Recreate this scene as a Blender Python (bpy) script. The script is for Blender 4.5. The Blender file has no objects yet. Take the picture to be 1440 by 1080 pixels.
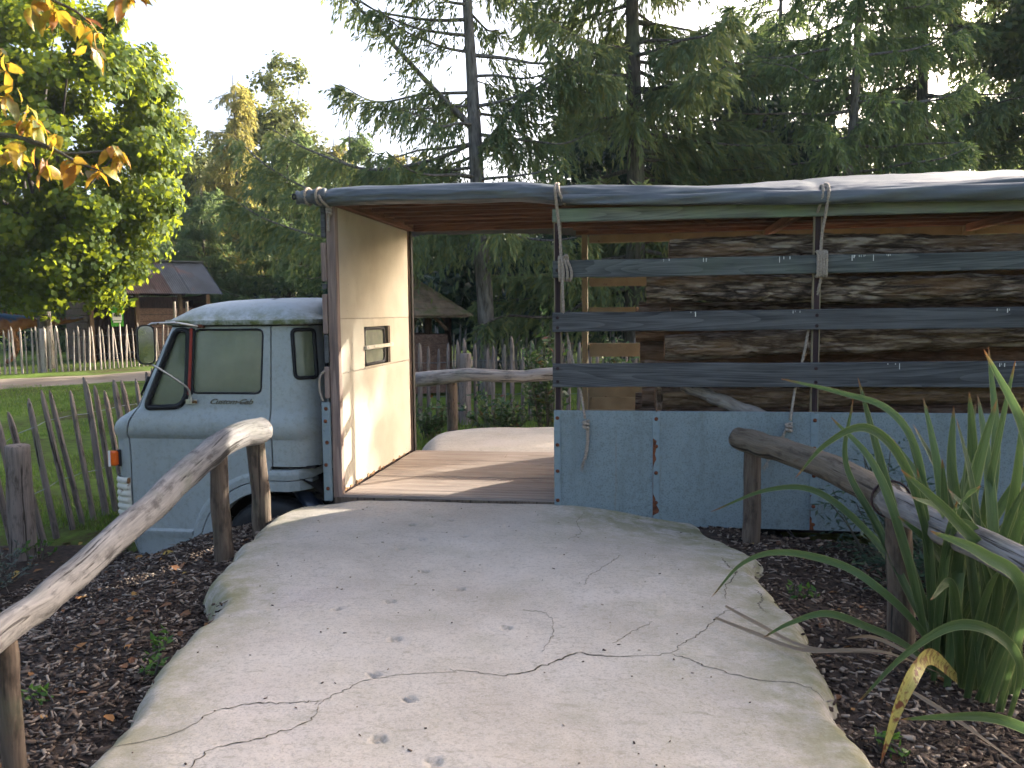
import bpy, bmesh, math, random
import numpy as np
from mathutils import Vector, Matrix

random.seed(7)
rng = np.random.default_rng(7)
S = bpy.context.scene
COL = S.collection
R = math.radians

# ------------------------------------------------------------------ camera
EYE = (0.0, 0.0, 1.46)
YAW, PITCH, ROLL = R(8.85), R(4.85), R(0.595)
fwd = Vector((-math.sin(YAW) * math.cos(PITCH), math.cos(YAW) * math.cos(PITCH), -math.sin(PITCH)))
r0 = Vector((math.cos(YAW), math.sin(YAW), 0)); d0 = fwd.cross(r0)
rt = math.cos(ROLL) * r0 + math.sin(ROLL) * d0
dn = -math.sin(ROLL) * r0 + math.cos(ROLL) * d0
cd = bpy.data.cameras.new('camera'); cd.sensor_width = 36; cd.lens = 29.5
cd.clip_start = 0.05; cd.clip_end = 2000
cam = bpy.data.objects.new('camera', cd); COL.objects.link(cam)
m = Matrix((rt, -dn, -fwd)).transposed().to_4x4(); m.translation = EYE
cam.matrix_world = m
S.camera = cam

# ------------------------------------------------------------------ light
SUN_DIR = Vector((1.0, 1.0, 0.46)).normalized()
world = bpy.data.worlds.new('World'); S.world = world; world.use_nodes = True
wn = world.node_tree; wn.nodes.clear()
sky = wn.nodes.new('ShaderNodeTexSky'); sky.sky_type = 'NISHITA'; sky.sun_disc = False
sky.sun_elevation = math.asin(SUN_DIR.z); sky.sun_rotation = math.atan2(SUN_DIR.x, SUN_DIR.y)
sky.air_density = 0.6; sky.dust_density = 6.0; sky.ozone_density = 0.5
bg = wn.nodes.new('ShaderNodeBackground'); bg.inputs['Strength'].default_value = 0.15
wo = wn.nodes.new('ShaderNodeOutputWorld')
wn.links.new(sky.outputs[0], bg.inputs[0]); wn.links.new(bg.outputs[0], wo.inputs[0])
sl = bpy.data.lights.new('sun', 'SUN'); sl.energy = 3.4; sl.angle = R(0.6); sl.color = (1.0, 0.93, 0.81)
so = bpy.data.objects.new('sun', sl); COL.objects.link(so)
so.rotation_euler = SUN_DIR.to_track_quat('Z', 'Y').to_euler(); so.location = SUN_DIR * 60
S.view_settings.view_transform = 'Standard'; S.view_settings.look = 'None'
S.view_settings.exposure = 2.3; S.view_settings.gamma = 1.0
S.view_settings.use_curve_mapping = False
S.render.engine = 'CYCLES'
S.cycles.use_denoising = True; S.cycles.denoising_prefilter = 'FAST'; S.cycles.denoising_input_passes = 'RGB_ALBEDO_NORMAL'
S.cycles.max_bounces = 8; S.cycles.transparent_max_bounces = 12
S.cycles.sample_clamp_indirect = 6.0

# ------------------------------------------------------------------ mesh helpers
WP = {}            # world position of every object made here (parents only translate)

def nrm(v):
    v = np.asarray(v, float); return v / max(np.linalg.norm(v), 1e-9)

class MB:
    def __init__(s): s.V = []; s.F = []; s.n = 0
    def add(s, V, F):
        V = np.asarray(V, float).reshape(-1, 3); o = s.n
        s.V.append(V); s.F += [tuple(int(i) + o for i in f) for f in F]; s.n += len(V); return s
    def box(s, lo, hi, ch=0.0, M=None):
        lo = np.array(lo, float); hi = np.array(hi, float)
        c = (lo + hi) / 2; h = (hi - lo) / 2; ch = min(ch, 0.45 * h.min())
        if ch <= 0:
            V = [[sx * h[0], sy * h[1], sz * h[2]] for sx in (-1, 1) for sy in (-1, 1) for sz in (-1, 1)]
            F = [(0, 1, 3, 2), (4, 6, 7, 5), (0, 4, 5, 1), (2, 3, 7, 6), (0, 2, 6, 4), (1, 5, 7, 3)]
        else:
            V = []; idx = {}
            for sx in (-1, 1):
                for sy in (-1, 1):
                    for sz in (-1, 1):
                        sg = (sx, sy, sz)
                        for a in range(3):
                            idx[sg, a] = len(V)
                            V.append([sg[k] * (h[k] - (0 if k == a else ch)) for k in range(3)])
            F = []
            def quad(f, outw):
                p = [np.array(V[i]) for i in f]
                n = np.cross(p[1] - p[0], p[2] - p[0])
                F.append(tuple(f) if n @ outw > 0 else tuple(f[::-1]))
            for a in range(3):
                b, c2 = [(1, 2), (0, 2), (0, 1)][a]
                for sa in (-1, 1):
                    f = []
                    for sb, sc in ((-1, -1), (1, -1), (1, 1), (-1, 1)):
                        g = [0, 0, 0]; g[a] = sa; g[b] = sb; g[c2] = sc; f.append(idx[tuple(g), a])
                    o = np.zeros(3); o[a] = sa; quad(f, o)
            for a, b, c2 in ((0, 1, 2), (0, 2, 1), (1, 2, 0)):
                for sa in (-1, 1):
                    for sb in (-1, 1):
                        g0 = [0, 0, 0]; g0[a] = sa; g0[b] = sb
                        g1 = list(g0); g0[c2] = -1; g1[c2] = 1
                        o = np.zeros(3); o[a] = sa; o[b] = sb
                        quad([idx[tuple(g0), a], idx[tuple(g0), b], idx[tuple(g1), b], idx[tuple(g1), a]], o)
            for sx in (-1, 1):
                for sy in (-1, 1):
                    for sz in (-1, 1):
                        g = (sx, sy, sz); quad([idx[g, 0], idx[g, 1], idx[g, 2]], np.array(g, float))
        V = np.array(V)
        if M is not None: V = V @ np.array(M.to_3x3()).T
        return s.add(V + c, F)
    def prism(s, poly, axis, a0, a1):
        """2-D polygon extruded along an axis (0,1,2)."""
        n = len(poly); V = []
        for a in (a0, a1):
            for p in poly:
                V.append({0: (a, p[0], p[1]), 1: (p[0], a, p[1]), 2: (p[0], p[1], a)}[axis])
        F = [tuple(range(n)), tuple(range(2 * n - 1, n - 1, -1))]
        F += [(i, i + n, (i + 1) % n + n, (i + 1) % n) for i in range(n)]
        return s.add(V, F)
    def tube(s, P, rad, n=10, cap=True, wob=None, closed=False):
        P = np.asarray(P, float); k = len(P)
        rad = np.broadcast_to(np.asarray(rad, float), (k,))
        T = np.gradient(P, axis=0)
        if closed: T = np.roll(P, -1, 0) - np.roll(P, 1, 0)
        T /= np.maximum(np.linalg.norm(T, axis=1), 1e-9)[:, None]
        u = np.cross(T[0], [0, 0, 1.0])
        if np.linalg.norm(u) < 1e-3: u = np.cross(T[0], [1.0, 0, 0])
        u = nrm(u); V = np.zeros((k, n, 3)); a = np.arange(n) * 2 * math.pi / n
        for i in range(k):
            u = nrm(u - T[i] * (u @ T[i])); v = np.cross(T[i], u)
            rr = np.full(n, rad[i])
            if wob is not None: rr = rr * wob(i, a)
            V[i] = P[i] + np.cos(a)[:, None] * u * rr[:, None] + np.sin(a)[:, None] * v * rr[:, None]
        F = []
        for i in range(k if closed else k - 1):
            i2 = (i + 1) % k
            for j in range(n):
                j2 = (j + 1) % n; F.append((i * n + j, i * n + j2, i2 * n + j2, i2 * n + j))
        if cap and not closed:
            F.append(tuple(range(n))[::-1]); F.append(tuple((k - 1) * n + j for j in range(n)))
        return s.add(V.reshape(-1, 3), F)
    def grid(s, G, flip=False):
        G = np.asarray(G, float); a, b = G.shape[:2]
        F = [(i * b + j, (i + 1) * b + j, (i + 1) * b + j + 1, i * b + j + 1) for i in range(a - 1) for j in range(b - 1)]
        if flip: F = [f[::-1] for f in F]
        return s.add(G.reshape(-1, 3), F)
    def lathe(s, prof, c, axis=2, n=20):
        """prof: list of (radius, height) turned about an axis through c."""
        V = []
        for r, h in prof:
            for j in range(n):
                a = 2 * math.pi * j / n; p = (r * math.cos(a), r * math.sin(a), h)
                V.append({2: p, 1: (p[0], p[2], p[1]), 0: (p[2], p[0], p[1])}[axis])
        k = len(prof); F = []
        for i in range(k - 1):
            for j in range(n): F.append((i * n + j, i * n + (j + 1) % n, (i + 1) * n + (j + 1) % n, (i + 1) * n + j))
        F.append(tuple(range(n))[::-1]); F.append(tuple((k - 1) * n + j for j in range(n)))
        return s.add(np.array(V) + np.array(c, float), F)
    def build(s, name, mat, parent=None, smooth=False, origin=None):
        return mesh_obj(name, np.concatenate(s.V), s.F, mat, parent, smooth, origin)

def mesh_obj(name, V, F, mat, parent=None, smooth=False, origin=None, attrs=None):
    V = np.asarray(V, float)
    if origin is None:
        lo, hi = V.min(0), V.max(0); origin = np.array([(lo[0] + hi[0]) / 2, (lo[1] + hi[1]) / 2, lo[2]])
    origin = np.asarray(origin, float)
    me = bpy.data.meshes.new(name); L = V - origin
    if isinstance(F, np.ndarray):
        k = F.shape[1]; me.vertices.add(len(L)); me.vertices.foreach_set('co', L.astype(np.float32).ravel())
        me.loops.add(F.size); me.loops.foreach_set('vertex_index', F.astype(np.int32).ravel())
        me.polygons.add(len(F)); me.polygons.foreach_set('loop_start', (np.arange(len(F)) * k).astype(np.int32))
        me.polygons.foreach_set('loop_total', np.full(len(F), k, np.int32)); me.update(calc_edges=True)
    else:
        me.from_pydata(L.tolist(), [], F); me.update()
    if smooth: me.polygons.foreach_set('use_smooth', np.ones(len(me.polygons), bool))
    if attrs:
        for k, a in attrs.items():
            at = me.attributes.new(k, 'FLOAT', 'POINT'); at.data.foreach_set('value', np.asarray(a, np.float32))
    if mat is not None: me.materials.append(mat)
    return link(name, me, origin, parent)

def link(name, data, origin, parent=None):
    o = bpy.data.objects.new(name, data); COL.objects.link(o)
    o.location = Vector(origin) - (WP[parent.name] if parent else Vector((0, 0, 0)))
    if parent: o.parent = parent
    WP[o.name] = Vector(origin)
    return o

def tag(o, label, cat, group=None):
    o['label'] = label; o['category'] = cat
    if group: o['group'] = group
    return o
def thing(name, label, cat, loc, group=None):
    return tag(link(name, None, loc), label, cat, group)
def structure(o): o['kind'] = 'structure'; return o
def stuff(o): o['kind'] = 'stuff'; return o

def catmull(P, n=8):
    P = np.asarray(P, float); Q = np.vstack([2 * P[0] - P[1], P, 2 * P[-1] - P[-2]]); out = []
    for i in range(1, len(Q) - 2):
        for t in np.arange(n) / n:
            out.append(0.5 * (2 * Q[i] + (Q[i + 1] - Q[i - 1]) * t + (2 * Q[i - 1] - 5 * Q[i] + 4 * Q[i + 1] - Q[i + 2]) * t * t
                              + (-Q[i - 1] + 3 * Q[i] - 3 * Q[i + 1] + Q[i + 2]) * t ** 3))
    out.append(Q[-2]); return np.array(out)

def vnoise(p, seed=0):
    """value noise, p (...,3) -> -1..1"""
    p = np.asarray(p, float); i = np.floor(p).astype(np.int64); f = p - i; f = f * f * (3 - 2 * f)
    def h(a, b, c):
        n = (a * 374761393 + b * 668265263 + c * 2147483647 + seed * 974634777) & 0xffffffff
        n = ((n ^ (n >> 13)) * 1274126177) & 0xffffffff
        return ((n ^ (n >> 16)) & 0xffff) / 32767.5 - 1
    x, y, z = i[..., 0], i[..., 1], i[..., 2]; fx, fy, fz = f[..., 0], f[..., 1], f[..., 2]
    def lx(b, c): return h(x, b, c) * (1 - fx) + h(x + 1, b, c) * fx
    return (lx(y, z) * (1 - fy) + lx(y + 1, z) * fy) * (1 - fz) + (lx(y, z + 1) * (1 - fy) + lx(y + 1, z + 1) * fy) * fz
def fbm(p, o=4, seed=0):
    p = np.asarray(p, float); a = 1.0; t = 0
    for k in range(o): t = t + a * vnoise(p * 2 ** k, seed + k); a *= 0.5
    return t
def sstep(a, b, x):
    t = np.clip((np.asarray(x, float) - a) / (b - a), 0, 1); return t * t * (3 - 2 * t)

def boolean(name, V, F, cuts, op='DIFFERENCE'):
    """mesh (V,F) combined with each cutter (V,F); returns a new (V,F)"""
    def ob(V, F):
        me = bpy.data.meshes.new('tmp'); me.from_pydata(np.asarray(V).tolist(), [], F)
        bm = bmesh.new(); bm.from_mesh(me); bmesh.ops.recalc_face_normals(bm, faces=bm.faces); bm.to_mesh(me); bm.free()
        o = bpy.data.objects.new('tmp', me); COL.objects.link(o); return o
    b = ob(V, F); cs = [ob(*c) for c in cuts]
    for c in cs:
        md = b.modifiers.new('b', 'BOOLEAN'); md.operation = op; md.object = c; md.solver = 'EXACT'
    dg = bpy.context.evaluated_depsgraph_get(); dg.update()
    me = b.evaluated_get(dg).to_mesh()
    V2 = np.array([v.co[:] for v in me.vertices]); F2 = [tuple(p.vertices) for p in me.polygons]
    b.evaluated_get(dg).to_mesh_clear()
    for o in [b] + cs:
        d = o.data; bpy.data.objects.remove(o); bpy.data.meshes.remove(d)
    return V2, F2

def smooth_by_angle(o, ang=35):
    me = o.data; bm = bmesh.new(); bm.from_mesh(me)
    for f in bm.faces: f.smooth = True
    for e in bm.edges: e.smooth = len(e.link_faces) == 2 and e.calc_face_angle(3.2) < R(ang)
    bm.to_mesh(me); bm.free()

# ------------------------------------------------------------------ materials
class NT:
    def __init__(s, name):
        s.mat = bpy.data.materials.new(name); s.mat.use_nodes = True
        s.t = s.mat.node_tree; s.t.nodes.clear(); s.out = s.n('ShaderNodeOutputMaterial')
    def n(s, ty, **kw):
        nd = s.t.nodes.new(ty)
        for k, v in kw.items():
            if k.startswith('i_'):
                k2 = k[2:]; k2 = int(k2) if k2.isdigit() else k2.replace('_', ' ')
                s.set(nd.inputs[k2], v)
            else: setattr(nd, k, v)
        return nd
    def set(s, inp, v):
        if isinstance(v, bpy.types.NodeSocket): s.t.links.new(v, inp)
        elif isinstance(v, bpy.types.Node): s.t.links.new(v.outputs[0], inp)
        else:
            if inp.type == 'RGBA' and len(v) == 3: v = (*v, 1)
            inp.default_value = v
    def coords(s, stretch=(1, 1, 1), rnd=True, kind='Object'):
        tc = s.n('ShaderNodeTexCoord'); v = tc.outputs[kind]
        if rnd:
            oi = s.n('ShaderNodeObjectInfo'); mu = s.n('ShaderNodeMath', operation='MULTIPLY', i_0=oi.outputs['Random'], i_1=61.7)
            v = s.n('ShaderNodeVectorMath', operation='ADD', i_0=v, i_1=mu.outputs[0]).outputs[0]
        return s.n('ShaderNodeMapping', i_Vector=v, i_Scale=stretch).outputs[0]
    def noise(s, vec, scale, detail=5, rough=0.55, dist=0.0):
        return s.n('ShaderNodeTexNoise', i_Vector=vec, i_Scale=scale, i_Detail=detail, i_Roughness=rough, i_Distortion=dist).outputs[0]
    def ramp(s, fac, stops):
        nd = s.n('ShaderNodeValToRGB'); cr = nd.color_ramp
        while len(cr.elements) < len(stops): cr.elements.new(0.5)
        for e, (p, c) in zip(cr.elements, stops): e.position = p; e.color = (*c, 1) if len(c) == 3 else c
        s.t.links.new(fac, nd.inputs[0]); return nd.outputs[0]
    def maprange(s, v, a, b, c=0.0, d=1.0):
        return s.n('ShaderNodeMapRange', i_Value=v, i_1=a, i_2=b, i_3=c, i_4=d).outputs[0]
    def mix(s, fac, a, b):
        nd = s.n('ShaderNodeMix', data_type='RGBA'); s.set(nd.inputs[0], fac); s.set(nd.inputs[6], a); s.set(nd.inputs[7], b)
        return nd.outputs[2]
    def math(s, op, a, b=0.0): return s.n('ShaderNodeMath', operation=op, i_0=a, i_1=b).outputs[0]
    def bump(s, h, strength, dist): return s.n('ShaderNodeBump', i_Height=h, i_Strength=strength, i_Distance=dist).outputs[0]
    def done(s, color, rough=0.7, bump=None, metallic=0.0, spec=0.3, **kw):
        b = s.n('ShaderNodeBsdfPrincipled'); s.set(b.inputs['Base Color'], color); s.set(b.inputs['Roughness'], rough)
        s.set(b.inputs['Metallic'], metallic); s.set(b.inputs['Specular IOR Level'], spec)
        if bump is not None: s.set(b.inputs['Normal'], bump)
        for k, v in kw.items(): s.set(b.inputs[k.replace('_', ' ')], v)
        s.set(s.out.inputs[0], b.outputs[0]); return s.mat

def simple(name, stops, scale=4, stretch=(1, 1, 1), rough=0.7, bump=0.3, bdist=0.004, bscale=None, spots=(), spec=0.3, metallic=0.0, detail=6):
    """noise-ramped colour, overlaid spots (colour, scale, lo, hi, stretch), noise bump"""
    t = NT(name); v = t.coords(stretch); f = t.noise(v, scale, detail); c = t.ramp(f, stops)
    for col, sc, lo, hi, st in spots:
        g = t.noise(t.coords(st), sc, 6, 0.6); c = t.mix(t.maprange(g, lo, hi), c, col)
    h = t.noise(v, bscale or scale * 3, 5)
    return t.done(c, rough, t.bump(h, bump, bdist), metallic, spec)

def wood(name, dark, light, axis=0, scale=1.0, bump=0.5, rough=0.8, tint=None, rings=True):
    """grained timber, grain running along an axis"""
    st = [14.0, 14.0, 14.0]; st[axis] = 0.9
    t = NT(name); v = t.coords(tuple(a * scale for a in st)); g = t.noise(v, 1.6, 7, 0.62, 0.1)
    fine = t.noise(t.coords(tuple((3.5 if k == axis else 160.0) * scale for k in range(3))), 1.0, 4)
    f = t.math('ADD', t.math('MULTIPLY', g, 0.62), t.math('MULTIPLY', fine, 0.38))
    if rings:
        sr = [3.4, 3.4, 3.4]; sr[axis] = 0.22
        w = t.n('ShaderNodeTexNoise', i_Vector=t.coords(tuple(a * scale for a in sr)), i_Scale=1.5, i_Detail=1.0, i_Distortion=0.6).outputs[0]
        w = t.math('FRACT', t.math('MULTIPLY', w, 21.0)); w = t.maprange(w, 0.0, 0.9, -0.075, 0.06)
        f = t.math('ADD', f, w)
    c = t.ramp(f, [(0.34, tuple(x * .75 for x in dark)), (0.64, light)])
    if tint: 
        for col, sc, lo, hi in tint: c = t.mix(t.maprange(t.noise(t.coords((1, 1, 1)), sc, 5), lo, hi), c, col)
    return t.done(c, rough, t.bump(f, bump, 0.004), spec=0.2)

def leafmat(name, stops, trans=0.4, rough=0.5, spec=0.3, tcol=None):
    t = NT(name); g = t.n('ShaderNodeNewGeometry'); c = t.ramp(g.outputs['Random Per Island'], stops)
    b = t.n('ShaderNodeBsdfPrincipled'); t.set(b.inputs['Base Color'], c); b.inputs['Roughness'].default_value = rough
    b.inputs['Specular IOR Level'].default_value = spec
    tr = t.n('ShaderNodeBsdfTranslucent')
    t.set(tr.inputs[0], t.mix(0.55, c, tcol) if tcol else c)
    mx = t.n('ShaderNodeMixShader', i_0=trans); t.set(mx.inputs[1], b.outputs[0]); t.set(mx.inputs[2], tr.outputs[0])
    t.set(t.out.inputs[0], mx.outputs[0]); return t.mat

def paint(name, base, grime, rust=0.62, rough=0.42, moss=None, streak=True, speck=None):
    t = NT(name); v = t.coords((1, 1, 1), rnd=False)
    c = t.mix(t.maprange(t.noise(v, 1.7, 5), 0.35, 0.7), base, tuple(x * 0.86 for x in base))
    if streak: c = t.mix(t.maprange(t.noise(t.coords((9, 9, 0.7), rnd=False), 1.3, 5), 0.54, 0.85, 0, 0.4), c, grime)
    c = t.mix(t.maprange(t.noise(v, 26, 6, 0.7), 0.50, 0.66, 0, 0.42), c, grime); c = t.mix(t.maprange(t.noise(v, 2.6, 7, 0.72), 0.54, 0.72, 0, 0.5), c, grime)
    if speck: c = t.mix(t.maprange(t.noise(v, 85, 3, 0.7), 0.53, 0.60, 0, 0.6), c, speck)
    if streak: c = t.mix(t.maprange(t.noise(t.coords((16, 16, 0.45), rnd=False), 1.1, 4, 0.6), 0.67, 0.76, 0, 0.5), c, (0.20, 0.12, 0.055))
    if moss:
        mc, z0, z1, amt = moss; p = t.n('ShaderNodeSeparateXYZ', i_0=v)
        h = t.maprange(p.outputs[2], z0, z1, 1.0, 0.0)
        k = t.math('MULTIPLY', h, t.maprange(t.noise(v, 9, 6, 0.7), 0.36, 0.58)); c = t.mix(t.math('MULTIPLY', k, amt), c, mc)
    rm = t.maprange(t.noise(v, 7, 8, 0.72), rust, rust + 0.03); c = t.mix(rm, c, (0.11, 0.035, 0.015))
    rr = t.math('ADD', t.math('MULTIPLY', rm, 0.4), t.maprange(t.noise(v, 3, 5), 0.3, 0.7, rough - 0.08, rough + 0.14))
    return t.done(c, rr, t.bump(t.noise(v, 14, 5), 0.08, 0.01), spec=0.4)

MAT = {}
def mats():
    m = MAT
    m['cab'] = paint('cab_paint', (0.345, 0.378, 0.368), (0.20, 0.21, 0.165), rust=0.70)
    m['cabroof'] = paint('cab_roof_paint', (0.42, 0.45, 0.455), (0.27, 0.29, 0.26), rust=0.70, moss=((0.10, 0.12, 0.03), 0.02, 0.16, 0.95))
    m['panel'] = paint('side_panel_paint', (0.205, 0.255, 0.268), (0.12, 0.14, 0.125), rust=0.74, rough=0.5, speck=(0.09, 0.115, 0.115))
    m['strap'] = paint('strap_paint', (0.20, 0.26, 0.28), (0.12, 0.145, 0.135), rust=0.60, rough=0.5)
    m['rust'] = simple('rust', [(0.3, (0.06, 0.02, 0.012)), (0.7, (0.20, 0.07, 0.03))], 30, rough=0.9)
    m['rubber'] = simple('black_rubber', [(0.3, (0.008, 0.009, 0.010)), (0.7, (0.018, 0.018, 0.02))], 12, rough=0.55)
    m['dark'] = simple('underbody', [(0.3, (0.010, 0.009, 0.008)), (0.7, (0.03, 0.026, 0.022))], 8, rough=0.85)
    m['darkgloss'] = simple('dark_enamel', [(0.3, (0.012, 0.018, 0.035)), (0.7, (0.03, 0.04, 0.07))], 9, rough=0.28, spec=0.6)
    m['cream_metal'] = simple('cream_louvre', [(0.3, (0.52, 0.50, 0.40)), (0.7, (0.66, 0.64, 0.54))], 6, rough=0.5, spots=[((0.20, 0.09, 0.03), 9, 0.62, 0.66, (1, 1, 0.6))])
    m['orange'] = NT('amber_lens').done((0.75, 0.12, 0.01), 0.18, spec=0.6)
    m['whiteplastic'] = NT('white_lens').done((0.72, 0.70, 0.66), 0.3)
    m['chrome'] = simple('tarnished_chrome', [(0.3, (0.42, 0.40, 0.36)), (0.7, (0.62, 0.60, 0.56))], 25, rough=0.38, metallic=0.85, spots=[((0.16, 0.07, 0.03), 18, 0.60, 0.66, (1, 1, 1))])
    m['badge'] = simple('badge_metal', [(0.3, (0.10, 0.085, 0.06)), (0.7, (0.2, 0.18, 0.14))], 60, rough=0.5, metallic=0.4)
    m['mirror'] = NT('mirror_glass').done((0.36, 0.40, 0.43), 0.05, metallic=1.0)
    m['redtrim'] = simple('red_trim', [(0.3, (0.22, 0.025, 0.018)), (0.7, (0.34, 0.05, 0.03))], 20, rough=0.6)
    # grimy cab glass: algae film on a clear pane
    t = NT('grimy_glass'); v = t.coords((1, 1, 1), rnd=False)
    gl = t.n('ShaderNodeBsdfPrincipled'); t.set(gl.inputs['Base Color'], (0.78, 0.86, 0.74)); gl.inputs['Roughness'].default_value = 0.3
    gl.inputs['Transmission Weight'].default_value = 1.0; gl.inputs['IOR'].default_value = 1.2
    df = t.n('ShaderNodeBsdfDiffuse', i_0=(0.36, 0.385, 0.29)); tl = t.n('ShaderNodeBsdfTranslucent', i_0=(0.58, 0.64, 0.44))
    m1 = t.n('ShaderNodeMixShader', i_0=0.6); t.set(m1.inputs[1], df.outputs[0]); t.set(m1.inputs[2], tl.outputs[0])
    m2 = t.n('ShaderNodeMixShader'); t.set(m2.inputs[0], t.maprange(t.noise(v, 5, 4), 0.35, 0.65, 0.45, 0.72))
    t.set(m2.inputs[1], gl.outputs[0]); t.set(m2.inputs[2], m1.outputs[0])
    gs = t.n('ShaderNodeBsdfGlossy', i_Roughness=0.12); m3 = t.n('ShaderNodeMixShader', i_0=0.06)
    t.set(m3.inputs[1], m2.outputs[0]); t.set(m3.inputs[2], gs.outputs[0]); t.set(t.out.inputs[0], m3.outputs[0]); m['glass'] = t.mat

    m['slat'] = wood('weathered_slat', (0.036, 0.037, 0.039), (0.115, 0.118, 0.121), 0)
    m['slat_green'] = wood('algae_slat', (0.040, 0.045, 0.046), (0.125, 0.135, 0.13), 0, tint=[((0.11, 0.135, 0.095), 1.6, 0.50, 0.85)])
    m['rail_green'] = wood('mossy_rail', (0.09, 0.10, 0.085), (0.22, 0.235, 0.19), 0, tint=[((0.16, 0.21, 0.13), 2.5, 0.45, 0.7)])
    m['plank'] = wood('floor_plank', (0.26, 0.20, 0.165), (0.40, 0.325, 0.275), 0, bump=0.3, tint=[((0.24, 0.20, 0.17), 1.6, 0.56, 0.8)])
    m['redwood'] = wood('red_brown_timber', (0.085, 0.042, 0.030), (0.19, 0.10, 0.07), 0, bump=0.3)
    m['redwood_y'] = wood('red_brown_beam', (0.12, 0.06, 0.04), (0.25, 0.13, 0.09), 1, bump=0.3)
    m['post'] = wood('body_post', (0.16, 0.115, 0.10), (0.33, 0.24, 0.20), 2, bump=0.4)
    m['darkpost'] = wood('dark_steel_post', (0.022, 0.014, 0.016), (0.06, 0.035, 0.035), 2, bump=0.2)
    m['ochre'] = simple('ochre_paint', [(0.3, (0.175, 0.145, 0.09)), (0.7, (0.255, 0.215, 0.14))], 5, rough=0.7, spots=[((0.12, 0.07, 0.04), 22, 0.64, 0.7, (1, 1, 1))])
    m['bulkhead'] = simple('cream_board', [(0.3, (0.42, 0.375, 0.295)), (0.7, (0.52, 0.475, 0.39))], 2.2, rough=0.75, bump=0.25, bdist=0.006, bscale=5,
                           spots=[((0.40, 0.35, 0.27), 3.5, 0.60, 0.8, (1, 1, 0.6)), ((0.10, 0.08, 0.06), 34, 0.70, 0.72, (1, 1, 1))])
    m['barkraw'] = simple('torn_edge', [(0.3, (0.22, 0.12, 0.06)), (0.7, (0.42, 0.25, 0.14))], 20, rough=0.9)
    t = NT('tarpaulin'); v = t.coords((1, 1, 1), rnd=False)
    c = t.ramp(t.noise(v, 2.5, 5), [(0.3, (0.058, 0.067, 0.077)), (0.7, (0.095, 0.107, 0.118))])
    c = t.mix(t.maprange(t.noise(t.coords((2, 20, 20), rnd=False), 1.2, 5), 0.5, 0.75, 0, 0.4), c, (0.22, 0.25, 0.22))
    m['tarp'] = t.done(c, 0.42, t.bump(t.noise(t.coords((2.0, 9, 9), rnd=False), 2.0, 6, 0.6), 0.45, 0.02), spec=0.45)
    m['rope'] = simple('rope_fibre', [(0.3, (0.20, 0.165, 0.13)), (0.7, (0.40, 0.34, 0.28))], 90, rough=0.95)
    # bark for the logs
    t = NT('log_bark'); v = t.coords((1.2, 7, 7)); n1 = t.noise(v, 2.6, 9, 0.76, 0.5)
    wv = t.n('ShaderNodeVectorMath', operation='SCALE', i_0=t.n('ShaderNodeTexNoise', i_Vector=v, i_Scale=2.2, i_Detail=6.0).outputs[1]); wv.inputs['Scale'].default_value = 1.1
    vo = t.n('ShaderNodeTexVoronoi', feature='DISTANCE_TO_EDGE', i_Vector=t.n('ShaderNodeVectorMath', operation='ADD', i_0=v, i_1=wv.outputs[0]).outputs[0], i_Scale=2.0).outputs[0]
    f = t.math('ADD', t.math('MULTIPLY', n1, 0.75), t.maprange(vo, 0.0, 0.25, -0.06, 0.16))
    c = t.ramp(f, [(0.31, (0.030, 0.021, 0.016)), (0.46, (0.17, 0.128, 0.10)), (0.62, (0.42, 0.355, 0.30))])
    c = t.mix(t.maprange(t.noise(t.coords((0.6, 2, 2)), 1.6, 4), 0.52, 0.62, 0, 0.6), c, (0.21, 0.12, 0.065))
    oi_ = t.n('ShaderNodeObjectInfo'); c = t.mix(t.maprange(oi_.outputs['Random'], 0.0, 1.0, 0.0, 0.75), c, t.mix(t.maprange(n1, .35, .65), (0.11, 0.065, 0.038), (0.27, 0.175, 0.11)))
    m['logbark'] = t.done(c, 0.9, t.bump(f, 0.8, 0.02), spec=0.15)
    m['logend'] = simple('sawn_log_end', [(0.3, (0.20, 0.10, 0.05)), (0.7, (0.42, 0.24, 0.13))], 9, rough=0.85)
    m['treebark'] = simple('tree_bark', [(0.28, (0.03, 0.024, 0.02)), (0.7, (0.14, 0.12, 0.10))], 6, (3, 3, 0.6), rough=0.9, bump=0.9, bdist=0.02, spots=[((0.10, 0.12, 0.07), 2, 0.5, 0.75, (1, 1, 1))])
    m['palebark'] = simple('pale_bark', [(0.3, (0.06, 0.05, 0.045)), (0.7, (0.24, 0.22, 0.20))], 6, (3, 3, 0.7), rough=0.9, bump=0.9, bdist=0.02)
    # peeled-log handrails
    def peeled(name, a, b, axis):
        st = [14.0] * 3; st[axis] = 1.3
        t = NT(name)
        if axis < 2:
            at = [t.n('ShaderNodeAttribute', attribute_name=k).outputs[2] for k in ('rx', 'ry', 'rl')]
            cb = t.n('ShaderNodeCombineXYZ', i_0=at[0], i_1=at[1], i_2=at[2]).outputs[0]; axis = 2
            def co(s3): return t.n('ShaderNodeMapping', i_Vector=cb, i_Scale=s3).outputs[0]
        else:
            def co(s3): return t.coords(s3)
        v = co((16, 16, 1.3)); g = t.noise(v, 1.4, 9, 0.72, 0.6)
        cr = t.noise(co((30, 30, 1.0)), 1.0, 4, 0.6, 0.6); fi = t.noise(co((150, 150, 5)), 1.0, 4, 0.6)
        g = t.math('ADD', t.math('MULTIPLY', g, 0.7), t.math('MULTIPLY', fi, 0.3))
        c = t.ramp(g, [(0.32, tuple(x * .7 for x in a)), (0.5, tuple((x + y) / 2 for x, y in zip(a, b))), (0.68, b)])
        c = t.mix(t.maprange(t.noise(co((9, 9, 3)), 1.6, 6, 0.65), 0.52, 0.66, 0, 0.8), c, tuple(x * 0.5 for x in a))
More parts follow.
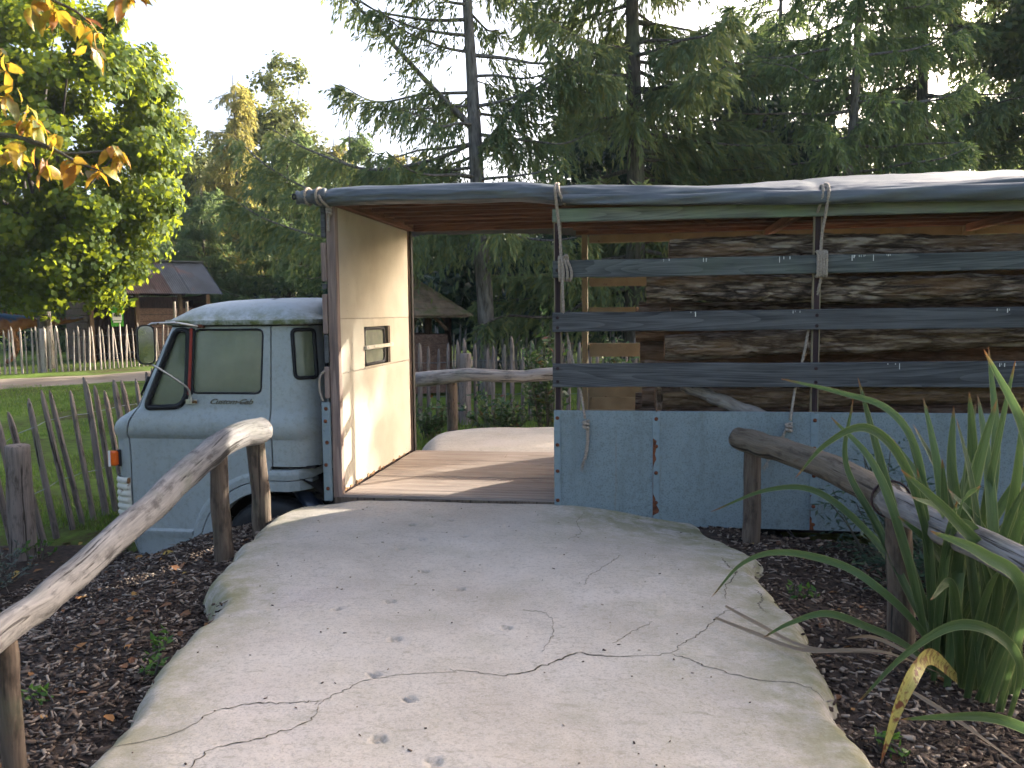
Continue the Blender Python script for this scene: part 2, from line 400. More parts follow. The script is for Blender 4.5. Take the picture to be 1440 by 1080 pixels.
        c = t.mix(t.maprange(t.noise(t.coords((1, 1, 1)), 2.5, 5), 0.55, 0.75, 0, 0.5), c, (0.13, 0.15, 0.09))
        k = t.maprange(cr, 0.605, 0.64); c = t.mix(t.math('MULTIPLY', k, 0.8), c, (0.02, 0.016, 0.012))
        h = t.math('SUBTRACT', g, t.math('MULTIPLY', k, 0.5))
        return t.done(c, 0.85, t.bump(h, 0.8, 0.012), spec=0.2)
    m['rail'] = peeled('peeled_log', (0.13, 0.117, 0.108), (0.31, 0.29, 0.275), 1)
    m['railbrown'] = peeled('brown_log', (0.085, 0.066, 0.048), (0.21, 0.17, 0.125), 1)
    m['railpale'] = peeled('pale_log', (0.16, 0.14, 0.125), (0.38, 0.35, 0.32), 0)
    m['stake'] = peeled('log_stake', (0.070, 0.050, 0.038), (0.18, 0.135, 0.10), 2)
    m['picket'] = peeled('split_picket', (0.12, 0.095, 0.08), (0.29, 0.235, 0.20), 2)
    m['picketgrey'] = peeled('grey_picket', (0.16, 0.15, 0.145), (0.38, 0.36, 0.345), 2)
    m['picketlight'] = peeled('light_picket', (0.22, 0.185, 0.155), (0.50, 0.43, 0.37), 2)
    m['wire'] = NT('fence_wire').done((0.16, 0.18, 0.2), 0.5, metallic=0.6)
    m['shedboard'] = wood('shed_board', (0.075, 0.045, 0.034), (0.17, 0.105, 0.08), 0, bump=0.4)
    m['shedpost'] = wood('shed_post', (0.09, 0.056, 0.036), (0.19, 0.12, 0.078), 2, bump=0.4)
    m['rustroof'] = simple('rusty_corrugated_sheet', [(0.3, (0.045, 0.028, 0.028)), (0.7, (0.10, 0.055, 0.05))], 1.4, (1, 1, 1), rough=0.55, metallic=0.3, spots=[((0.09, 0.10, 0.12), 1.2, 0.52, 0.66, (1, 1, 1))])
    m['zinc'] = simple('zinc_sheet', [(0.3, (0.05, 0.055, 0.065)), (0.7, (0.10, 0.11, 0.13))], 2, rough=0.45, metallic=0.4, spots=[((0.16, 0.09, 0.07), 1.5, 0.6, 0.75, (1, 1, 1))])
    m['shingle'] = simple('mossy_shingle', [(0.3, (0.12, 0.085, 0.055)), (0.7, (0.27, 0.20, 0.14))], 5, rough=0.9, bump=0.7, bdist=0.01, spots=[((0.09, 0.11, 0.03), 3, 0.5, 0.7, (1, 1, 1))])
    m['whitewall'] = simple('white_sheet', [(0.3, (0.62, 0.66, 0.72)), (0.7, (0.74, 0.77, 0.80))], 2, rough=0.5)
    # leaves
    m['maple'] = leafmat('maple_leaf', [(0.0, (0.030, 0.065, 0.012)), (0.5, (0.055, 0.105, 0.016)), (1.0, (0.105, 0.15, 0.022))], 0.55, rough=.6, spec=.2, tcol=(0.40, 0.44, 0.02))
    m['autumn'] = leafmat('autumn_leaf', [(0.0, (0.28, 0.075, 0.012)), (0.3, (0.34, 0.17, 0.02)), (0.65, (0.26, 0.22, 0.03)), (1.0, (0.10, 0.13, 0.02))], 0.5, tcol=(0.60, 0.33, 0.03))
    m['larch'] = leafmat('larch_needles', [(0.0, (0.095, 0.145, 0.082)), (0.6, (0.145, 0.20, 0.095)), (1.0, (0.23, 0.23, 0.075))], 0.5, tcol=(0.28, 0.32, 0.09))
    m['goldlarch'] = leafmat('golden_needles', [(0.0, (0.14, 0.16, 0.05)), (0.6, (0.27, 0.25, 0.07)), (1.0, (0.36, 0.28, 0.08))], 0.5, tcol=(0.45, 0.40, 0.10))
    m['spruce'] = leafmat('spruce_needles', [(0.0, (0.080, 0.130, 0.072)), (0.6, (0.125, 0.19, 0.088)), (1.0, (0.18, 0.22, 0.075))], 0.48, tcol=(0.24, 0.31, 0.08))
    m['holly'] = leafmat('dark_evergreen_leaf', [(0.0, (0.022, 0.046, 0.034)), (0.6, (0.040, 0.074, 0.046)), (1.0, (0.070, 0.105, 0.045))], 0.25, rough=0.45, spec=0.4)
    m['wood'] = leafmat('far_leaf', [(0.0, (0.030, 0.055, 0.022)), (0.6, (0.060, 0.095, 0.030)), (1.0, (0.14, 0.15, 0.04))], 0.4, tcol=(0.20, 0.22, 0.04))
    m['birch'] = leafmat('birch_leaf', [(0.0, (0.07, 0.11, 0.035)), (0.6, (0.12, 0.15, 0.05)), (1.0, (0.2, 0.2, 0.06))], 0.5, tcol=(0.25, 0.26, 0.07))
    m['shrub'] = leafmat('shrub_leaf', [(0.0, (0.030, 0.065, 0.022)), (0.6, (0.060, 0.115, 0.035)), (0.9, (0.10, 0.16, 0.04)), (1.0, (0.20, 0.06, 0.03))], 0.35, rough=0.35, spec=0.5)
    m['nandina'] = leafmat('nandina_leaf', [(0.0, (0.020, 0.048, 0.032)), (0.7, (0.042, 0.085, 0.045)), (1.0, (0.07, 0.11, 0.05))], 0.3, rough=0.4, spec=0.4)
    m['greyleaf'] = leafmat('grey_leaf', [(0.0, (0.06, 0.09, 0.07)), (1.0, (0.13, 0.16, 0.13))], 0.25)
    m['weed'] = leafmat('weed_leaf', [(0.0, (0.05, 0.13, 0.02)), (1.0, (0.12, 0.22, 0.04))], 0.4)
    m['grass'] = leafmat('grass_blade', [(0.0, (0.07, 0.14, 0.016)), (0.7, (0.13, 0.22, 0.03)), (1.0, (0.22, 0.24, 0.06))], 0.35, tcol=(0.18, 0.26, 0.03))
    m['deadleaf'] = leafmat('fallen_leaf', [(0.0, (0.07, 0.03, 0.015)), (0.5, (0.19, 0.085, 0.035)), (0.85, (0.32, 0.15, 0.05)), (1.0, (0.40, 0.27, 0.06))], 0.15, rough=0.7)
    m['chip'] = leafmat('bark_chip', [(0.0, (0.018, 0.012, 0.009)), (0.4, (0.062, 0.041, 0.030)), (0.75, (0.155, 0.112, 0.083)), (1.0, (0.34, 0.28, 0.225))], 0.0, rough=0.85, spec=0.2)
    def blade(name, a, b, stripe, dead=None):
        t = NT(name); uv = t.n('ShaderNodeAttribute', attribute_name='across'); ln = t.n('ShaderNodeAttribute', attribute_name='along')
        oi_ = t.n('ShaderNodeObjectInfo'); fi = t.noise(t.n('ShaderNodeCombineXYZ', i_0=t.math('MULTIPLY', uv.outputs[2], 9.0), i_1=t.math('MULTIPLY', ln.outputs[2], 2.5), i_2=t.math('MULTIPLY', oi_.outputs['Random'], 40.0)).outputs[0], 1.0, 5, 0.7)
        c = t.ramp(fi, [(0.32, tuple(x * .7 for x in a)), (0.68, b)]); c = t.mix(t.maprange(oi_.outputs['Random'], 0, 1, 0, .5), c, tuple(x * 1.5 for x in b))
        e = t.maprange(t.math('ABSOLUTE', uv.outputs[2]), 0.84, 0.98, 0, 0.7); c = t.mix(e, c, stripe)
        e2 = t.maprange(ln.outputs[2], 0.93, 1.0, 0, 0.9); c = t.mix(e2, c, (0.25, 0.08, 0.03))
        if dead:
            k = t.maprange(t.noise(t.coords((1, 1, 1)), 30, 4), 0.5, 0.6); c = t.mix(k, c, dead)
        bs = t.n('ShaderNodeBsdfPrincipled'); t.set(bs.inputs[0], c); bs.inputs['Roughness'].default_value = 0.36; bs.inputs['Specular IOR Level'].default_value = 0.5
        rb_ = t.math('SINE', t.math('MULTIPLY', uv.outputs[2], 34.0)); t.set(bs.inputs['Normal'], t.bump(t.math('ADD', fi, t.math('MULTIPLY', rb_, .25)), 0.5, 0.003))
        tr = t.n('ShaderNodeBsdfTranslucent'); t.set(tr.inputs[0], c); mx = t.n('ShaderNodeMixShader', i_0=0.3)
        t.set(mx.inputs[1], bs.outputs[0]); t.set(mx.inputs[2], tr.outputs[0]); t.set(t.out.inputs[0], mx.outputs[0]); return t.mat
    m['flax'] = blade('flax_blade', (0.040, 0.080, 0.024), (0.085, 0.140, 0.045), (0.30, 0.32, 0.14))
    m['flaxyellow'] = blade('yellowed_blade', (0.36, 0.30, 0.05), (0.48, 0.42, 0.12), (0.5, 0.35, 0.1), dead=(0.20, 0.07, 0.03))
    m['flaxdry'] = blade('dry_blade', (0.16, 0.11, 0.07), (0.32, 0.24, 0.16), (0.3, 0.22, 0.14))
    # grounds
    t = NT('meadow'); v = t.coords((1, 1, 1), rnd=False); n1 = t.noise(v, 0.55, 6); n2 = t.noise(v, 9, 6, 0.7)
    f = t.math('ADD', t.math('MULTIPLY', n1, 0.6), t.math('MULTIPLY', n2, 0.4))
    c = t.ramp(f, [(0.36, (0.055, 0.035, 0.020)), (0.47, (0.075, 0.11, 0.022)), (0.65, (0.14, 0.21, 0.035))])
    m['meadow'] = t.done(c, 0.95, t.bump(n2, 0.7, 0.05), spec=0.1)
    m['sand'] = simple('trodden_earth', [(0.3, (0.19, 0.145, 0.105)), (0.7, (0.29, 0.235, 0.18))], 1.5, rough=0.95, bump=0.5, bdist=0.02, bscale=14)
    m['soil'] = simple('mulch_soil', [(0.3, (0.018, 0.012, 0.009)), (0.7, (0.075, 0.05, 0.036))], 22, rough=0.95, bump=1.0, bdist=0.03, bscale=55)
    # the cast concrete path
    t = NT('cast_concrete'); v = t.coords((1, 1, 1), rnd=False)
    c = t.ramp(t.noise(v, 1.1, 6, 0.6), [(0.34, (0.385, 0.332, 0.272)), (0.5, (0.47, 0.411, 0.347)), (0.66, (0.515, 0.459, 0.40))])
    c = t.mix(t.maprange(t.noise(v, 2.3, 6, 0.65, 0.3), 0.52, 0.72, 0, 0.5), c, (0.33, 0.30, 0.215))
    c = t.mix(t.maprange(t.noise(v, 0.9, 4), 0.55, 0.7, 0, 0.35), c, (0.46, 0.39, 0.385))
    c = t.mix(t.maprange(t.noise(v, 38, 5, 0.7), 0.52, 0.64, 0, 0.42), c, (0.24, 0.21, 0.165)); c = t.mix(t.maprange(t.noise(v, 95, 3, 0.7), 0.52, 0.62, 0, 0.38), c, (0.24, 0.21, 0.17)); c = t.mix(t.maprange(t.noise(v, 120, 3, 0.7), 0.56, 0.64, 0, 0.3), c, (0.62, 0.58, 0.53)); c = t.mix(t.maprange(t.noise(t.coords((9, 26, 9), rnd=False), 1.0, 7, 0.72, 0.8), 0.56, 0.66, 0, 0.5), c, (0.25, 0.22, 0.17)); c = t.mix(t.maprange(t.noise(v, 210, 3, 0.6), 0.45, 0.7, 0, 0.22), c, (0.28, 0.25, 0.21))
    vo = t.n('ShaderNodeTexVoronoi', feature='DISTANCE_TO_EDGE', i_Vector=t.n('ShaderNodeVectorMath', operation='ADD', i_0=v, i_1=t.n('ShaderNodeTexNoise', i_Vector=v, i_Scale=5.0, i_Detail=4.0).outputs[1]).outputs[0], i_Scale=2.6).outputs[0]
    hair = t.math('MULTIPLY', t.maprange(vo, 0.0, 0.012, 1, 0), t.maprange(t.noise(v, 1.9, 3), 0.54, 0.62)); c = t.mix(t.math('MULTIPLY', hair, 0.6), c, (0.20, 0.18, 0.14))
    mo = t.n('ShaderNodeAttribute', attribute_name='moss'); k = t.math('MULTIPLY', mo.outputs[2], t.maprange(t.noise(v, 6, 7, 0.7), 0.36, 0.58)); c = t.mix(t.math('MULTIPLY', k, 0.85), c, (0.185, 0.175, 0.075))
    sp = t.n('ShaderNodeAttribute', attribute_name='hoof_dark'); c = t.mix(sp.outputs[2], c, (0.19, 0.17, 0.14))  # darker colour inside the hoofprint dimples
    h = t.math('ADD', t.math('MULTIPLY', t.noise(v, 9, 6, 0.65), 0.7), t.math('MULTIPLY', t.noise(v, 75, 5, .7), 0.4))
    m['concrete'] = t.done(c, 0.86, t.bump(h, 0.55, 0.014), spec=0.25)
    m['crack'] = simple('crack_grime', [(0.3, (0.035, 0.028, 0.02)), (0.7, (0.12, 0.10, 0.07))], 40, rough=0.95)
mats()

# ------------------------------------------------------------------ ground
def ground_z(x, y):
    x = np.asarray(x, float); y = np.asarray(y, float)
    z = -0.66 + 0.19 * sstep(6.0, 7.4, y) + 0.33 * sstep(8, 20, y) + 0.010 * np.clip(y - 20, 0, 60)
    return z + 0.02 * vnoise(np.stack([x * 0.6, y * 0.6, 0 * x], -1), 3)

def axis(lo, hi, fine_lo, fine_hi, step, n):
    a = np.arange(fine_lo, fine_hi, step)
    l = fine_lo - np.geomspace(step, fine_lo - lo, n)[::-1]; r = fine_hi + np.geomspace(step, hi - fine_hi, n)
    return np.concatenate([l, a, r])
gx = axis(-900, 900, -24, 16, 0.5, 14); gy = axis(-900, 900, -3, 34, 0.5, 14)
GX, GY = np.meshgrid(gx, gy, indexing='ij')
structure(MB().grid(np.stack([GX, GY, ground_z(GX, GY)], -1), flip=False).build('ground', MAT['meadow'], smooth=True, origin=(0, 0, 0)))

# trodden sandy track in front of the far fence, laid on the ground
P = catmull([(-30, 14.5, 0), (-22, 16.5, 0), (-16, 18.4, 0), (-12.5, 21.5, 0), (-9, 24.5, 0), (-4, 26, 0)], 12)
T = np.gradient(P, axis=0); Nn = np.stack([-T[:, 1], T[:, 0]], -1); Nn /= np.linalg.norm(Nn, axis=1)[:, None]
w = np.linspace(-1.9, 1.9, 13); G = P[:, None, :2] + Nn[:, None] * (w[None, :, None] * (1 + 0.12 * vnoise(np.stack([P[:, 0], P[:, 1], 0 * P[:, 0]], -1))[:, None, None]))
gz = ground_z(G[..., 0], G[..., 1]) + 0.03 - 0.05 * (np.abs(w) / 1.9)[None] ** 4
structure(MB().grid(np.dstack([G, gz])).build('dirt_track', MAT['sand'], smooth=True, origin=(0, 0, 0)))

# ------------------------------------------------------------------ concrete path
PL = np.array([(-2.0, -2.0), (-1.78, 0.5), (-1.74, 1.7), (-1.83, 2.47), (-1.97, 2.95), (-2.09, 3.31), (-2.17, 3.88), (-2.28, 4.08), (-2.42, 4.3), (-2.52, 4.76), (-2.66, 5.32), (-2.68, 5.9), (-2.60, 6.31)])
PR = np.array([(1.0, -2.0), (0.92, 0.8), (0.84, 2.2), (0.785, 2.85), (0.70, 3.2), (0.735, 3.37), (0.735, 3.72), (0.775, 4.1), (0.72, 4.4), (0.635, 4.86), (0.68, 5.0), (0.71, 5.35), (0.58, 5.72), (0.46, 5.98), (0.42, 6.31)])
def resamp(P, n=16): return catmull(np.c_[P, np.zeros(len(P))], n)[:, :2]
PL = PL + np.array([-0.05, 0]); PR = PR + np.array([0.05, 0])
PLs, PRs = resamp(PL), resamp(PR)
for P_ in (PLs, PRs): P_ += 0.03 * np.stack([vnoise(np.c_[P_ * 5, P_[:, :1] * 0], 2), vnoise(np.c_[P_ * 5, P_[:, :1] * 0], 4)], -1) + 0.012 * np.stack([vnoise(np.c_[P_ * 17, P_[:, :1] * 0], 6), vnoise(np.c_[P_ * 17, P_[:, :1] * 0], 8)], -1)
PATH_POLY = np.vstack([PLs, PRs[::-1]])
def seg_dist(x, y, P):
    d = np.full(x.shape, 1e9)
    for a, b in zip(P[:-1], P[1:]):
        ab = b - a; t = np.clip(((x - a[0]) * ab[0] + (y - a[1]) * ab[1]) / (ab @ ab), 0, 1)
        d = np.minimum(d, np.hypot(x - a[0] - t * ab[0], y - a[1] - t * ab[1]))
    return d
def inside(x, y, P):
    c = np.zeros(x.shape, bool); j = len(P) - 1
    for i in range(len(P)):
        xi, yi = P[i]; xj, yj = P[j]
        k = (yi > y) != (yj > y)
        c ^= k & (x < (xj - xi) * (y - yi) / (yj - yi + 1e-12) + xi); j = i
    return c
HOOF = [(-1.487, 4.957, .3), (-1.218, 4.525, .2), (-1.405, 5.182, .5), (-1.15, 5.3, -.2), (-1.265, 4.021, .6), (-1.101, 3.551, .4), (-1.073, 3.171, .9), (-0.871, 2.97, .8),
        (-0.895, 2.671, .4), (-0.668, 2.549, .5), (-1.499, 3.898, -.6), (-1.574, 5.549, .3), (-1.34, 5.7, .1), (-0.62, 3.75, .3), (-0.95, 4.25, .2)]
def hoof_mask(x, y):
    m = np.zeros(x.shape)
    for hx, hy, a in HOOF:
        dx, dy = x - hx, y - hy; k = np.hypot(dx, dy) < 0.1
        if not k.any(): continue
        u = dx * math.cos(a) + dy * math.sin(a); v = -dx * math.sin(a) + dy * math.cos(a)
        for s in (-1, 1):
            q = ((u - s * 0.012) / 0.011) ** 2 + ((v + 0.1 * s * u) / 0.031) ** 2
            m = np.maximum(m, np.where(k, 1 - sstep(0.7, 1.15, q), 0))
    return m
def path_z(x, y):
    x = np.asarray(x, float); y = np.asarray(y, float)
    dl, dr = seg_dist(x, y, PLs), seg_dist(x, y, PRs); d = np.minimum(dl, dr)
    z = 0.007 * fbm(np.stack([x * 1.1, y * 1.1, 0 * x], -1), 3, 5) + 0.0022 * fbm(np.stack([x * 7, y * 7, 0 * x], -1), 3, 9)
    r = 0.13; t = np.clip(1 - d / r, 0, 1); z = z - 0.26 * (1 - np.sqrt(np.maximum(1 - t * t, 0)))
    t = np.clip(1 - d / 0.8, 0, 1); z = z - 0.028 * t * t
    z = z - 0.10 * sstep(-0.6, 0.45, x) * sstep(4.6, 6.2, y) - 0.03 * sstep(6.0, 6.3, y) * sstep(-2.2, -2.5, x)
    return np.where(y > 5.9, np.minimum(z, 0.0 - 0.0 * y), z)
st = 0.011
ax_, ay_ = np.arange(-2.75, 1.05, st), np.concatenate([np.arange(-2, 2.0, 0.1), np.arange(2.0, 6.305, st)])
X, Y = np.meshgrid(ax_, ay_, indexing='ij'); inn = inside(X, Y, PATH_POLY)
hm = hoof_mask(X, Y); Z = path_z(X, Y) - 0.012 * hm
dE = np.minimum(seg_dist(X, Y, PLs), seg_dist(X, Y, PRs))
moss = 0.95 * np.clip(1 - dE / 0.42, 0, 1) + 0.9 * sstep(-1.0, -0.2, X) * sstep(5.0, 6.25, Y) + 0.25 * sstep(-0.5, 0.6, X)
moss = np.clip(moss + 0.5 * np.exp(-((X + 2.25) ** 2 + (Y - 4.1) ** 2) / 0.06), 0, 1)
ids = -np.ones(X.shape, int); ids[inn] = np.arange(inn.sum())
q = np.stack([ids[:-1, :-1], ids[1:, :-1], ids[1:, 1:], ids[:-1, 1:]], -1).reshape(-1, 4); q = q[(q >= 0).all(1)]
path = structure(mesh_obj('concrete_path', np.stack([X, Y, Z], -1)[inn], q, MAT['concrete'], smooth=True, origin=(0, 0, 0), attrs={'moss': moss[inn], 'hoof_dark': 0.5 * hm[inn] * (0.3 + 0.7 * (vnoise(np.stack([X * 60, Y * 60, 0 * X], -1))[inn] > -.2))}))

def crack(pts, w0, w1, seed):
    P = catmull(np.c_[np.array(pts), np.zeros(len(pts))], 14)[:, :2]
    g = np.random.default_rng(seed); k = len(P); s = np.linspace(0, 1, k)
    P = P + 0.010 * np.stack([vnoise(np.stack([s * 37, 0 * s, 0 * s], -1), seed), vnoise(np.stack([s * 37, 0 * s + 5, 0 * s], -1), seed)], -1)
    T = np.gradient(P, axis=0); n = np.stack([-T[:, 1], T[:, 0]], -1); n /= np.maximum(np.linalg.norm(n, axis=1), 1e-6)[:, None]
    w = (w0 + (w1 - w0) * s) * np.sin(np.pi * np.clip(s, 0.02, 0.98)) ** 0.5 * (1 + 0.9 * vnoise(np.stack([s * 60, 0 * s, 0 * s], -1), seed + 3)) * 0.5
    w = np.maximum(w, 0.0006); A, B = P + n * w[:, None], P - n * w[:, None]
    G = np.stack([A, P, B], 1); z = path_z(G[..., 0], G[..., 1]) + np.array([0.0022, 0.0012, 0.0022])
    MB().grid(np.dstack([G, z])).build('crack', MAT['crack'], path)
CR = [([(-1.85, 2.49), (-1.618, 2.634), (-1.562, 2.78), (-1.449, 2.863), (-1.329, 2.879), (-1.226, 2.905), (-1.197, 2.88)], .006, .007),
      ([(-1.197, 2.88), (-1.147, 2.993), (-1.049, 3.134), (-0.752, 3.24)], .006, .003),
      ([(-1.197, 2.88), (-1.175, 2.777), (-1.238, 2.675), (-1.328, 2.589), (-1.433, 2.541), (-1.455, 2.421), (-1.5, 2.3)], .006, .007),
      ([(-0.784, 3.25), (-0.694, 3.248), (-0.573, 3.229), (-0.464, 3.278), (-0.4, 3.356), (-0.332, 3.415), (-0.278, 3.497), (-0.186, 3.479), (-0.006, 3.502), (0.129, 3.535)], .008, .010),
      ([(0.129, 3.535), (0.201, 3.485), (0.283, 3.424), (0.446, 3.363), (0.632, 3.335), (0.70, 3.266)], .007, .004),
      ([(0.129, 3.535), (0.179, 3.658), (0.265, 3.794), (0.365, 4.033), (0.483, 4.197)], .006, .004),
      ([(0.482, 5.143), (0.503, 4.924), (0.532, 4.817), (0.452, 4.527), (0.416, 4.295)], .010, .006),
      ([(0.60, 4.5), (0.62, 4.38), (0.585, 4.28), (0.60, 4.15)], .008, .004),
      ([(-0.42, 3.5), (-0.40, 3.75), (-0.46, 3.95), (-0.58, 3.98)], .003, .002),
      ([(-0.42, 6.1), (-0.45, 5.75), (-0.40, 5.5), (-0.47, 5.3)], .004, .002),
      ([(-0.12, 5.0), (-0.2, 4.75), (-0.28, 4.55), (-0.30, 4.4)], .004, .002),
      ([(0.05, 3.9), (-0.05, 3.75), (-0.12, 3.62)], .003, .002)]
for i, (p, a, b) in enumerate(CR): crack(p, a * .7, b * .7, 20 + i)

# the path goes on beyond the lorry
ang = np.linspace(0, 2 * math.pi, 72, endpoint=False); rr = np.linspace(0, 1, 26)
FP = resamp(np.array([(-2.40, 8.52), (-2.60, 9.4), (-2.55, 10.1), (-1.95, 10.6), (-1.0, 10.72), (0.4, 10.75), (2.2, 10.6), (3.4, 10.2), (3.6, 9.2), (3.5, 8.52)]), 7)
base = np.c_[np.linspace(-2.40, 3.5, len(FP)), np.full(len(FP), 8.52)]
t = 1 - (1 - np.linspace(0, 1, 24)) ** 2; G = base[:, None] * (1 - t)[None, :, None] + FP[:, None] * t[None, :, None]
d = seg_dist(G[..., 0], G[..., 1], FP); tt = np.clip(1 - d / 0.28, 0, 1)
z = 0.02 - 0.42 * (1 - np.sqrt(np.maximum(1 - tt * tt, 0))) + 0.01 * fbm(np.dstack([G * 1.4, 0 * G[..., :1]]), 3)
structure(MB().grid(np.dstack([G, z]), flip=True).build('concrete_path', MAT['concrete'], smooth=True, origin=(0, 0, 0)))

# ------------------------------------------------------------------ mulch beds
def mulch_z(x, y):
    x = np.asarray(x, float); y = np.asarray(y, float)
    dl = seg_dist(x, y, PLs); dr = seg_dist(x, y, PRs)
    left = -0.15 - 0.40 * sstep(0.05, 1.7, dl) * (0.55 + 0.45 * sstep(3.0, 5.5, y)) - 0.02
    right = -0.14 - 0.10 * sstep(0.0, 0.9, dr)
    z = np.where(x < -0.8, left, right)
    z = z - 0.30 * sstep(6.25, 6.75, y) * (x > -0.9) - 0.14 * sstep(6.5, 7.4, y)
    return z + 0.022 * fbm(np.stack([x * 2.2, y * 2.2, 0 * x], -1), 3, 11)
def bed(name, x0, x1, y0, y1):
    X, Y = np.meshgrid(np.arange(x0, x1, 0.05), np.arange(y0, y1, 0.05), indexing='ij')
    ok = ~inside(X, Y, PATH_POLY) | (np.minimum(seg_dist(X, Y, PLs), seg_dist(X, Y, PRs)) < 0.16)
    Z = mulch_z(X, Y); ids = -np.ones(X.shape, int); ids[ok] = np.arange(ok.sum())
    q = np.stack([ids[:-1, :-1], ids[1:, :-1], ids[1:, 1:], ids[:-1, 1:]], -1).reshape(-1, 4); q = q[(q >= 0).all(1)]
    return structure(mesh_obj(name, np.stack([X, Y, Z], -1)[ok], q, MAT['soil'], smooth=True, origin=(0, 0, 0)))
bed('mulch_bed', -6.6, -1.6, -1.0, 7.1)
bed('mulch_bed', 0.2, 5.2, -1.0, 6.9)

def oriented_boxes(C, ax, up, size):
    """many boxes: centres, long axes, up hints, half sizes (n,3)"""
    ax = ax / np.linalg.norm(ax, axis=1)[:, None]; s = np.cross(up, ax); s /= np.maximum(np.linalg.norm(s, axis=1), 1e-6)[:, None]; u = np.cross(ax, s)
    sg = np.array([(a, b, c) for a in (-1, 1) for b in (-1, 1) for c in (-1, 1)], float)
    V = C[:, None] + sg[None, :, 0:1] * (ax * size[:, :1])[:, None] + sg[None, :, 1:2] * (s * size[:, 1:2])[:, None] + sg[None, :, 2:3] * (u * size[:, 2:])[:, None]
    F = np.array([(0, 1, 3, 2), (4, 6, 7, 5), (0, 4, 5, 1), (2, 3, 7, 6), (0, 2, 6, 4), (1, 5, 7, 3)])
    return V.reshape(-1, 3), (F[None] + (np.arange(len(C)) * 8)[:, None, None]).reshape(-1, 4)
def scatter(n, x0, x1, y0, y1, near=True):
    x = rng.uniform(x0, x1, n * 3); u = rng.uniform(0, 1, n * 3); y = y0 + (y1 - y0) * (u ** 1.35 if near else u)
    ok = ~inside(x, y, PATH_POLY) | (np.minimum(seg_dist(x, y, PLs), seg_dist(x, y, PRs)) < rng.uniform(0, .07, len(x)) ** 1.0)
    x, y = x[ok][:n], y[ok][:n]; return x, y
def chips(name, n, x0, x1, y0, y1):
    x, y = scatter(n, x0, x1, y0, y1); n = len(x); z = np.where(inside(x, y, PATH_POLY), np.maximum(mulch_z(x, y), path_z(x, y)), mulch_z(x, y)) + rng.uniform(-0.004, 0.016, n)
    a = rng.uniform(0, 2 * math.pi, n); ax = np.stack([np.cos(a), np.sin(a), rng.normal(0, 0.28, n)], -1)
    up = np.stack([rng.normal(0, 0.35, n), rng.normal(0, 0.35, n), np.ones(n)], -1)
    big = rng.random(n) < 0.16
    size = np.stack([rng.uniform(0.007, 0.024, n) * np.where(big, 1.6, 1), rng.uniform(0.0028, 0.008, n) * np.where(big, 1.5, 1), rng.uniform(0.0012, 0.003, n)], -1)
    tw_ = rng.random(n) < .012; size[tw_, 0] = rng.uniform(.04, .11, tw_.sum()); size[tw_, 1] = .0022; size[tw_, 2] = .0018
    V, F = oriented_boxes(np.stack([x, y, z], -1), ax, up, size)
    return stuff(tag(mesh_obj(name, V, F, MAT['chip'], origin=(0, 0, 0)), *(
        ('brown bark chip mulch covering the bed left of the path', 'mulch') if x1 < 0 else ('dark bark chip mulch covering the bed right of the path', 'mulch'))))
chips('bark_chips', 24000, -4.6, -1.6, 1.9, 6.9)
chips('bark_chips', 15000, 0.3, 3.2, 2.3, 6.6)
def dead(name, n, box, s0, s1, zf, label):
    x, y = scatter(n, *box, near=False); n = len(x); z = zf(x, y) + 0.012
    a = rng.uniform(0, 6.28, n); d = np.stack([np.cos(a), np.sin(a), rng.normal(0, .25, n)], -1); e = np.stack([-np.sin(a), np.cos(a), rng.normal(0, .3, n)], -1)
    s = rng.uniform(s0, s1, n)[:, None]; C = np.stack([x, y, z], -1); lift = np.array([0, 0, 1.0]) * s * 0.25
    V = np.stack([C - d * s, C - d * s * .2 + e * s * .6 + lift, C + d * s * 0.5 + e * s * .45 + lift * .5, C + d * s, C + d * s * 0.5 - e * s * .45 + lift * .6, C - d * s * .2 - e * s * .6 + lift * .9], 1).reshape(-1, 3)
    o = np.arange(n)[:, None] * 6; F = np.concatenate([o + np.array([[0, 1, 2, 3]]), o + np.array([[0, 3, 4, 5]])])
    return stuff(tag(mesh_obj(name, V, F, MAT['deadleaf'], origin=(0, 0, 0)), label, 'fallen leaves'))
dead('fallen_leaves', 420, (-5.6, -1.8, 2.0, 6.9), .012, .045, mulch_z, 'small dry orange and brown fallen leaves on the left mulch bed')
dead('fallen_leaves', 110, (0.6, 3.0, 2.4, 6.2), .010, .030, mulch_z, 'scattered dry brown fallen leaves on the right mulch bed')

# ------------------------------------------------------------------ the lorry
NY, FY = 6.30, 8.50
XF, XB = -2.44, 5.6
truck = thing('flatbed_lorry', 'old pale blue lorry with slatted cargo body parked across the end of the path', 'lorry', (-0.2, 7.4, -0.62))
def part(mb, name, mat, parent=None, smooth=False): return mb.build(name, MAT[mat], parent or truck, smooth)

# cab shell: plan outlines lofted over height
CY = 7.4
LV = [(-0.60, -4.31, .955), (-0.40, -4.38, .962), (-0.365, -4.395, .982), (-0.345, -4.40, .982), (-0.325, -4.40, .962), (-0.1, -4.44, .965), (0.17, -4.45, .966), (0.40, -4.455, .968), (0.44, -4.458, .970), (0.475, -4.462, .994),
      (0.52, -4.462, 1.006), (0.57, -4.44, 1.004), (0.61, -4.40, .995), (0.655, -4.33, .978), (0.70, -4.255, .966), (0.86, -4.18, .955), (1.05, -4.09, .942), (1.25, -3.995, .928), (1.40, -3.92, .918)]
def hw(z):  return float(np.interp(z, [l[0] for l in LV], [l[2] for l in LV]))
def xfr(z): return float(np.interp(z, [l[0] for l in LV], [l[1] for l in LV]))
def xre(z): return float(np.interp(z, [0.2, 0.6, 0.7, 1.4], [-2.60, -2.595, -2.61, -2.66]))
